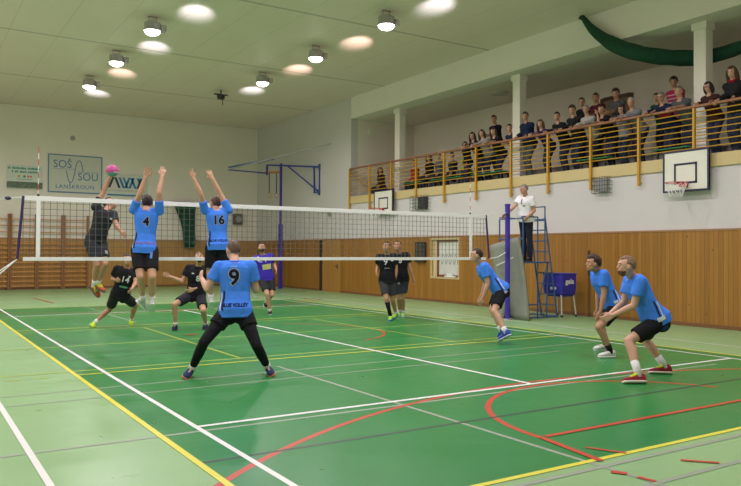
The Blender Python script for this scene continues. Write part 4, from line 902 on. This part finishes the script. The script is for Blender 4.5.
b4 = player('b4','leaping blocker in blue shirt 4, arms high, right beside the hitter in black', top=BLUE, bot=BLK, sock=WH, shoe=(0.62,0.62,0.60), sockhL=.25, sockhR=.25, hair='short', haircol=(0.035,0.02,0.012), curl=.15, spread=.16, thumbL=(1,0,0), thumbR=(-1,0,0), vox=.007, loose=-.002, slim=.92, hem=-.13)
lay(b4,'number_outline','4',.18,.60,.02,'back',(0.4,0.45,0.6),.016); lay(b4,'number','4',.18,.60,.02,'back',(0.012,0.012,0.03),.008); lay(b4,'lettering','BLUE VOLLEY',.05,.11,.02,'back',(0.25,0.16,0.40),.002); blue_trim(b4,'back'); lay(b4,'emblem','',.0,-.17,.13,'back',(0.10,0.25,0.6),patch=(.035,.10),target='low')
b16 = player('b16','brown-haired blocker in blue shirt 16 jumping before the hanging green net bundle', top=BLUE, bot=BLK, sock=WH, shoe=(0.60,0.62,0.62), sockhL=.25, sockhR=.25, hair='short', haircol=(0.10,0.045,0.02), curl=.15, spread=.16, thumbL=(1,0,0), thumbR=(-1,0,0), vox=.007, loose=-.002, slim=.92, hem=-.13)
lay(b16,'number_outline','16',.20,.60,.02,'back',(0.4,0.45,0.6),.014); lay(b16,'number','16',.20,.60,.02,'back',(0.012,0.012,0.03),.006); blue_trim(b16,'back'); lay(b16,'lettering','BLUE VOLLEY',.05,.11,.02,'back',NAVY,.002)
sp = player('spk','jumping hitter in black kit striking the ball above the net', top=CHAR, bot=(0.035,0.037,0.045), sock=WH, sockhL=.22, sockhR=.30, shoe=(0.45,0.10,0.06), sole=(0.12,0.12,0.12), shoe2=(0.55,0.55,0.05), hair='short', haircol=(0.035,0.02,0.012), tone=1, curl=.25, loose=.004, slim=.92, hem=-.02, collar=CHAR)
lay(sp,'emblem','',0,.78,.08,'front',(0.5,0.5,0.5),patch=(.05,.03)); lay(sp,'emblem','',0,-.22,.10,'front',(0.45,0.45,0.45),patch=(.05,.05),target='low')
p14 = player('f14','crouching player in black shirt 14 with neon yellow shoes beyond the net', top=BLK, bot=(0.03,0.03,0.04), sock=WH, sockhL=.18, sockhR=.22, shoe=(0.55,0.80,0.03), sole=(0.6,0.75,0.1), hair='short', tone=1, loose=.012, collar=WH, thumbR=(0,0,1), thumbL=(0,0,1))
lay(p14,'number','14',.17,.50,.02,'front',WH,.004); lay(p14,'lettering','',0,.32,.02,'front',(0.10,0.35,0.22),patch=(.16,.035)); lay(p14,'emblem','',0,.74,.09,'front',WH,patch=(.04,.03))
k2 = player('f2','bearded player in black kit crouching low with arms out beyond the net', top=BLK, bot=(0.03,0.03,0.04), sock=WH, sockhL=.16, sockhR=.16, shoe=(0.02,0.025,0.06), sole=(0.03,0.03,0.08), hair='buzz', haircol=(0.10,0.06,0.035), beard=(0.07,0.035,0.02), loose=.012, collar=WH, thumbR=(0,0,1), thumbL=(0,0,1))
lay(k2,'number','8',.16,.48,.03,'front',WH,.004); lay(k2,'emblem','',0,.74,-.08,'front',WH,patch=(.05,.025))
lib = player('lib','bearded player in violet blue shirt 1 standing far beyond the net', top=(0.055,0.03,0.42), bot=CHAR, sock=WH, sockhL=.12, sockhR=.12, shoe=BLK, sole=(0.5,0.5,0.5), hair='short', haircol=(0.02,0.015,0.012), beard=(0.035,0.02,0.014), loose=.014, collar=WH)
lay(lib,'number','1',.15,.70,.02,'front',WH,.004); lay(lib,'sponsor_patch','',0,.47,.03,'front',(0.62,0.62,0.22),patch=(.22,.13)); lay(lib,'shoulder_panel','',0,.86,-.14,'front',WH,patch=(.05,.12)); lay(lib,'emblem','',0,.72,-.10,'front',WH,patch=(.06,.02)); lay(lib,'emblem','',0,.78,.12,'front',(0.5,0.3,0.5),patch=(.06,.05))
t1 = player('two1','player in black with one knee-high black sock, nearer of the pair walking beyond the net', top=BLK, bot=(0.05,0.052,0.06), sock=WH, sockR=BLK, sockhR=.85, sockhL=.2, shoe=(0.35,0.72,0.08), sole=(0.05,0.2,0.55), hair='short', haircol=(0.035,0.02,0.012), tone=1, loose=.014, collar=WH, vox=.009)
lay(t1,'number','9',.19,.60,-.05,'front',WH,.004); lay(t1,'emblem','',0,.76,.10,'front',WH,patch=(.06,.03)); lay(t1,'lettering','',0,.46,-.02,'front',(0.4,0.4,0.4),patch=(.12,.015))
t2 = player('two2','player in black with white socks, farther of the pair walking beyond the net', top=BLK, bot=(0.045,0.05,0.075), sock=WH, sockhL=.22, sockhR=.22, shoe=(0.30,0.65,0.20), sole=(0.7,0.75,0.7), hair='short', haircol=(0.035,0.02,0.012), tone=1, loose=.014, collar=WH, vox=.009)
lay(t2,'number','8',.19,.62,-.02,'front',WH,.004); lay(t2,'emblem','',0,-.20,-.08,'front',(0.4,0.4,0.45),patch=(.05,.05),target='low')
sr = player('set','dark-haired player in blue bending forward near the right net post, in profile', top=BLUE, bot=BLK, sock=WH, sockhL=.22, sockhR=.22, shoe=(0.04,0.07,0.42), sole=(0.55,0.6,0.7), hair='short', haircol=(0.035,0.02,0.012), loose=.012, hem=-.08, thumbL=(0,0,-1), thumbR=(0,0,-1), vox=.007)
blue_trim(sr,'left'); lay(sr,'emblem','',0,-.10,.05,'left',(0.45,0.50,0.65),patch=(.06,.05),target='low')
bk2 = player('bk2','dark-haired player in blue with white shoes bending behind the fair-haired player', top=BLUE, bot=BLK, sock=BLK, sockhL=.30, sockhR=.30, shoe=(0.72,0.72,0.70), sole=(0.75,0.75,0.75), hair='tousled', haircol=(0.05,0.025,0.015), loose=.014, hem=-.14, tone=1, vox=.007)
blue_trim(bk2,'left'); lay(bk2,'emblem','',0,.12,.0,'left',(0.6,0.65,0.75),patch=(.07,.04))
bk1 = player('bk1','fair-haired bearded player in blue bending low at the right, nearest the camera', top=BLUE, bot=BLK, sock=WH, sockhL=.42, sockhR=.36, shoe=(0.32,0.03,0.05), sole=(0.72,0.68,0.55), shoe2=(0.62,0.72,0.05), hair='short', haircol=(0.26,0.155,0.085), beard=(0.16,0.07,0.03), loose=.014, hem=-.12, tone=2, vox=.007, thumbL=(0,0,1), thumbR=(0,0,1))
blue_trim(bk1,'left'); lay(bk1,'emblem','',0,.03,.02,'left',(0.7,0.72,0.78),patch=(.10,.05)); lay(bk1,'side_panel','',0,-.20,.02,'left',(0.03,0.06,0.20),patch=(.09,.06),target='low')
um = player('ref','grey-haired umpire in white polo shirt standing on the ladder stand', top=(0.80,0.80,0.80), bot=(0.02,0.022,0.04), bottom='trousers', shoe=(0.02,0.02,0.02), sole=(0.03,0.03,0.03), hair='grey', haircol=(0.22,0.21,0.20), loose=.018, belly=.03, collar=(0.10,0.14,0.30), tone=1, hem=-.10, bendL=(0,0,-.5), bendR=(-.4,0,-.5))
lay(um,'emblem','',0,.62,.08,'front',(0.15,0.15,0.18),patch=(.07,.025)); lay(um,'placket','',0,.80,.0,'front',(0.10,0.14,0.30),patch=(.03,.12))

# ---------------------------------------------------------------- spectators in the gallery
def spectator(hx, hy, hz, label, pose='lean', s=.97, fl=ZG, look=None, side=0, **o):
    o.setdefault('vox',.0095); o.setdefault('slim',.92); o.setdefault('sleeve','long'); o.setdefault('bottom','trousers'); o.setdefault('bot',(0.03,0.035,0.06)); o.setdefault('shoe',BLK); o.setdefault('sole',(0.05,0.05,0.05)); o.setdefault('loose',.012); o.setdefault('hem',-.08); o.setdefault('group','spectators in the gallery')
    o.pop('group')
    yaw = PI+(0.15 if look is None else 0); F = V(math.cos(yaw),math.sin(yaw),0); Lf = V(-math.sin(yaw),math.cos(yaw),0)
    H = V(hx,hy,hz); J = {'head':H}
    if pose == 'seat':
        J['pelvis'] = V(hx+.10,hy,hz-.20*s-.54*s); J['neck'] = H+V(.03,0,-.185*s)
    else:
        nk = H+V(.045,0,-.18*s); J['neck'] = nk; hipz = fl+.93*s
        dz = nk.z-hipz
        if dz > .545*s: s *= (nk.z-fl)/((.93+.545)*s); dz = .545*s; 
        dz = max(dz,.38*s)
        dx = math.sqrt(max((.56*s)**2-dz*dz,0)); J['pelvis'] = nk+V(min(dx,.42*s),0,-dz)
    up = (J['neck']-J['pelvis']).normalized()
    for S, sg in (('L',1),('R',-1)):
        J['sh'+S] = J['neck']+Lf*sg*.165*s-up*.078*s; J['hi'+S] = J['pelvis']+Lf*sg*.092*s-up*.03*s
        if pose == 'seat':
            J['kn'+S] = J['hi'+S]+V(-.40*s,sg*.0,.04); an = J['kn'+S]+V(.02,sg*.01,-.40*s); an.z = max(an.z,fl+.09*s); J['an'+S] = an; J['to'+S] = an+V(-.165*s,sg*.03,-.055*s)
            w = J['kn'+S]+V(.14,-sg*.05,.09); J['el'+S] = ik(J['sh'+S],w,.29*s,.255*s,V(.6,sg*.7,-.4)); J['ha'+S] = w
        else:
            an = V(J['pelvis'].x+.02,J['hi'+S].y,fl+.09*s) + V(R.uniform(-.06,.06),sg*.05,0); 
            an.x = max(an.x, XR+.26)
            J['kn'+S] = ik(J['hi'+S],an,.44*s,.42*s,V(-1,0,0)); J['an'+S] = an; J['to'+S] = an+V(-.165*s,sg*.03,-.055*s)
            if pose == 'lean': w = V(XR-.02, hy+sg*(.10+side*.0)+side*.10, 4.80); hint = V(.3,sg*1.,-.3)
            elif pose == 'rail': w = V(XR-.0, hy+sg*.17, 4.79); hint = V(.5,sg*.6,-.4)
            elif pose == 'fold': w = J['neck']+F*.26*s-up*.30*s-Lf*sg*.07; hint = V(0,sg*1.,-.6)
            elif pose == 'chin': 
                w = (H+F*.14*s-V(0,0,.15*s)-Lf*sg*.0) if sg == 1 else V(XR-.0, hy-.05, 4.80); hint = V(-.6,sg*.5,-1)
            else: w = J['sh'+S]+V(-.04,sg*.06,-.52*s); hint = V(1,sg*.3,0)
            if (w-J['sh'+S]).length > .54*s: w = J['sh'+S]+(w-J['sh'+S]).normalized()*.54*s
            J['el'+S] = ik(J['sh'+S],w,.29*s,.255*s,hint); J['ha'+S] = w
    if pose in ('lean','rail','chin'): 
        for S, sg in (('L',1),('R',-1)):
            if pose == 'chin' and S == 'L': continue
            o.setdefault('bend'+S,(-.2,-sg*.5,-.75))
    lk = 195 if look is None else look
    return person(label, {k: tuple(v) for k, v in J.items()}, s, lk, o.pop('hp',-14), (J['pelvis'].x,J['pelvis'].y,fl), o)
DK = (0.03,0.018,0.01)
def X(hy, hz, *a, **k): return spectator(8.26, hy, hz, *a, **k)
# heads measured along the rail, from the far end to the near end
spectator(8.62,10.0,4.62,'dark-clothed spectator sitting alone in the far corner of the gallery','seat',.95,top=(0.04,0.025,0.02),haircol=DK,hair='long',look=230)
spectator(8.62,7.86,4.66,'spectator in a red top, leftmost of the seated group in the gallery','seat',.95,top=(0.42,0.03,0.02),hair='short',look=215)
spectator(8.62,7.02,4.76,'dark-haired spectator in black seated second from left behind the rail','seat',.95,top=BLK,hair='bob',look=215)
spectator(8.62,6.48,4.77,'spectator in a grey top seated third from left behind the rail','seat',.95,top=(0.14,0.14,0.15),hair='short',haircol=(0.07,0.04,0.02),look=215)
spectator(8.62,5.78,4.70,'spectator in a dark jacket seated fourth from left behind the rail','seat',.93,top=(0.03,0.03,0.045),hair='short',look=215)
spectator(8.62,5.10,4.72,'small spectator in a yellow-green top seated behind the rail','seat',.88,top=(0.42,0.45,0.04),hair='short',look=215,bot=(0.10,0.10,0.10))
X(4.70,4.90,'small dark-haired spectator whose head just clears the handrail','stand',.72,top=BLK,hair='bob',look=215)
X(4.36,5.12,'woman in a black top leaning on the rail, leftmost of the standing women','lean',.93,top=BLK,hair='long',haircol=DK,look=210,tone=2)
X(3.93,5.14,'woman with long hair and light grey top leaning on the rail','lean',.93,top=(0.33,0.33,0.34),hair='long',haircol=(0.07,0.035,0.02),look=210,tone=2)
spectator(9.15,4.38,5.72,'tall man in a black t-shirt standing at the back left of the middle pillar','fold',1.0,fl=ZG+.30,top=BLK,sleeve='short',haircol=DK,look=210)
X(3.42,5.12,'woman in a black v-neck top leaning on the rail below the tall man','lean',.93,top=BLK,hair='long',haircol=(0.06,0.03,0.015),look=205,tone=2,sleeve='short')
spectator(8.45,2.95,5.18,'spectator in dark blue turned in profile just left of the middle pillar','fold',.95,top=(0.02,0.03,0.06),haircol=DK,look=240)
spectator(8.19,2.04,5.35,'large man in a dark blue jacket standing right of the middle pillar','rail',1.02,top=(0.012,0.022,0.06),jacket=True,haircol=(0.06,0.03,0.015),look=205,loose=.03,bot=(0.10,0.11,0.10))
X(1.54,5.08,'woman in a purple top with brown hair leaning on the rail','lean',.92,top=(0.06,0.03,0.13),hair='long',haircol=(0.10,0.045,0.02),look=205,tone=2)
X(.94,5.19,'dark-haired man in black beside the woman in purple','rail',.97,top=BLK,haircol=DK,look=205)
X(.42,5.27,'dark-haired man in a black sweater, hands on the rail, left of the white-shirted man','rail',.99,top=(0.016,0.016,0.018),haircol=DK,look=205,hair='tousled')
spectator(9.15,.88,5.66,'man in dark clothes standing behind, left of the man in maroon','fold',.95,fl=ZG+.30,top=BLK,haircol=(0.05,0.03,0.02),look=205,hair='buzz')
X(-.04,5.21,'grey-haired man in a light shirt leaning on the rail','lean',.97,top=(0.42,0.40,0.38),hair='grey',haircol=(0.30,0.29,0.27),look=205)
spectator(9.1,.36,5.68,'man in a maroon top standing in the back row','fold',.97,fl=ZG+.30,top=(0.10,0.012,0.03),haircol=DK,look=205,tone=1)
X(-.52,5.13,'man in a black t-shirt leaning with one hand raised to his chin','chin',.97,top=BLK,sleeve='short',haircol=DK,look=200)
spectator(9.1,-.28,5.67,'dark-haired person in grey standing in the back row before the brown door','fold',.95,fl=ZG+.30,top=(0.10,0.10,0.10),hair='tousled',haircol=DK,look=200)
spectator(8.20,-1.16,5.02,'woman with glasses and a pale striped top leaning on the rail','lean',.80,top=(0.26,0.24,0.28),hair='bob',haircol=DK,glasses=True,look=200,tone=2,sleeve='short')
X(-1.40,5.16,'white-haired man in a grey checked shirt leaning on the rail','lean',.97,top=(0.22,0.23,0.26),hair='grey',haircol=(0.42,0.41,0.38),look=200,side=1)
spectator(9.12,-1.47,5.37,'man in a dark green jacket half hidden behind the man with glasses','fold',.88,fl=ZG+.30,top=(0.01,0.06,0.03),jacket=True,haircol=DK,look=205)
vr = X(-2.22,5.14,'man with glasses in a navy, red and white striped top leaning far over the rail','lean',.97,top=(0.02,0.025,0.07),haircol=(0.25,0.22,0.19),hair='grey',glasses=True,look=195,side=1)
lay(vr,'stripe','',0,.62,.0,'front',(0.45,0.02,0.03),patch=(.40,.09)); lay(vr,'stripe','',0,.78,.0,'front',(0.7,0.7,0.7),patch=(.40,.05))
kd = spectator(9.1,-1.96,5.64,'child in a pink and red striped top standing raised behind the grey-haired man','stand',.93,fl=ZG+.30,top=(0.42,0.03,0.09),haircol=DK,hair='tousled',look=205,tone=1)
for t in (.5,.65,.8): lay(kd,'stripe','',0,t,.0,'front',(0.65,0.42,0.45),patch=(.34,.025))
spectator(8.22,-2.70,5.18,'grey-haired man in a grey t-shirt leaning on the rail left of the nearest pillar','lean',1.0,top=(0.09,0.10,0.11),sleeve='short',hair='grey',haircol=(0.16,0.14,0.12),look=200,belly=.03)
spectator(8.17,-3.44,5.13,'dark-haired woman in a brown jacket over a red top, right of the nearest pillar','rail',.92,top=(0.06,0.022,0.018),jacket=True,inner=(0.50,0.03,0.02),hair='bob',haircol=(0.02,0.012,0.01),glasses=True,look=175,tone=2)
X(-3.92,5.36,'long-haired woman in a black jacket with a red scarf at the right picture edge','rail',1.0,top=(0.018,0.018,0.022),jacket=True,scarf=(0.22,0.012,0.02),hair='long',haircol=(0.07,0.035,0.02),look=185,tone=2)
bake()
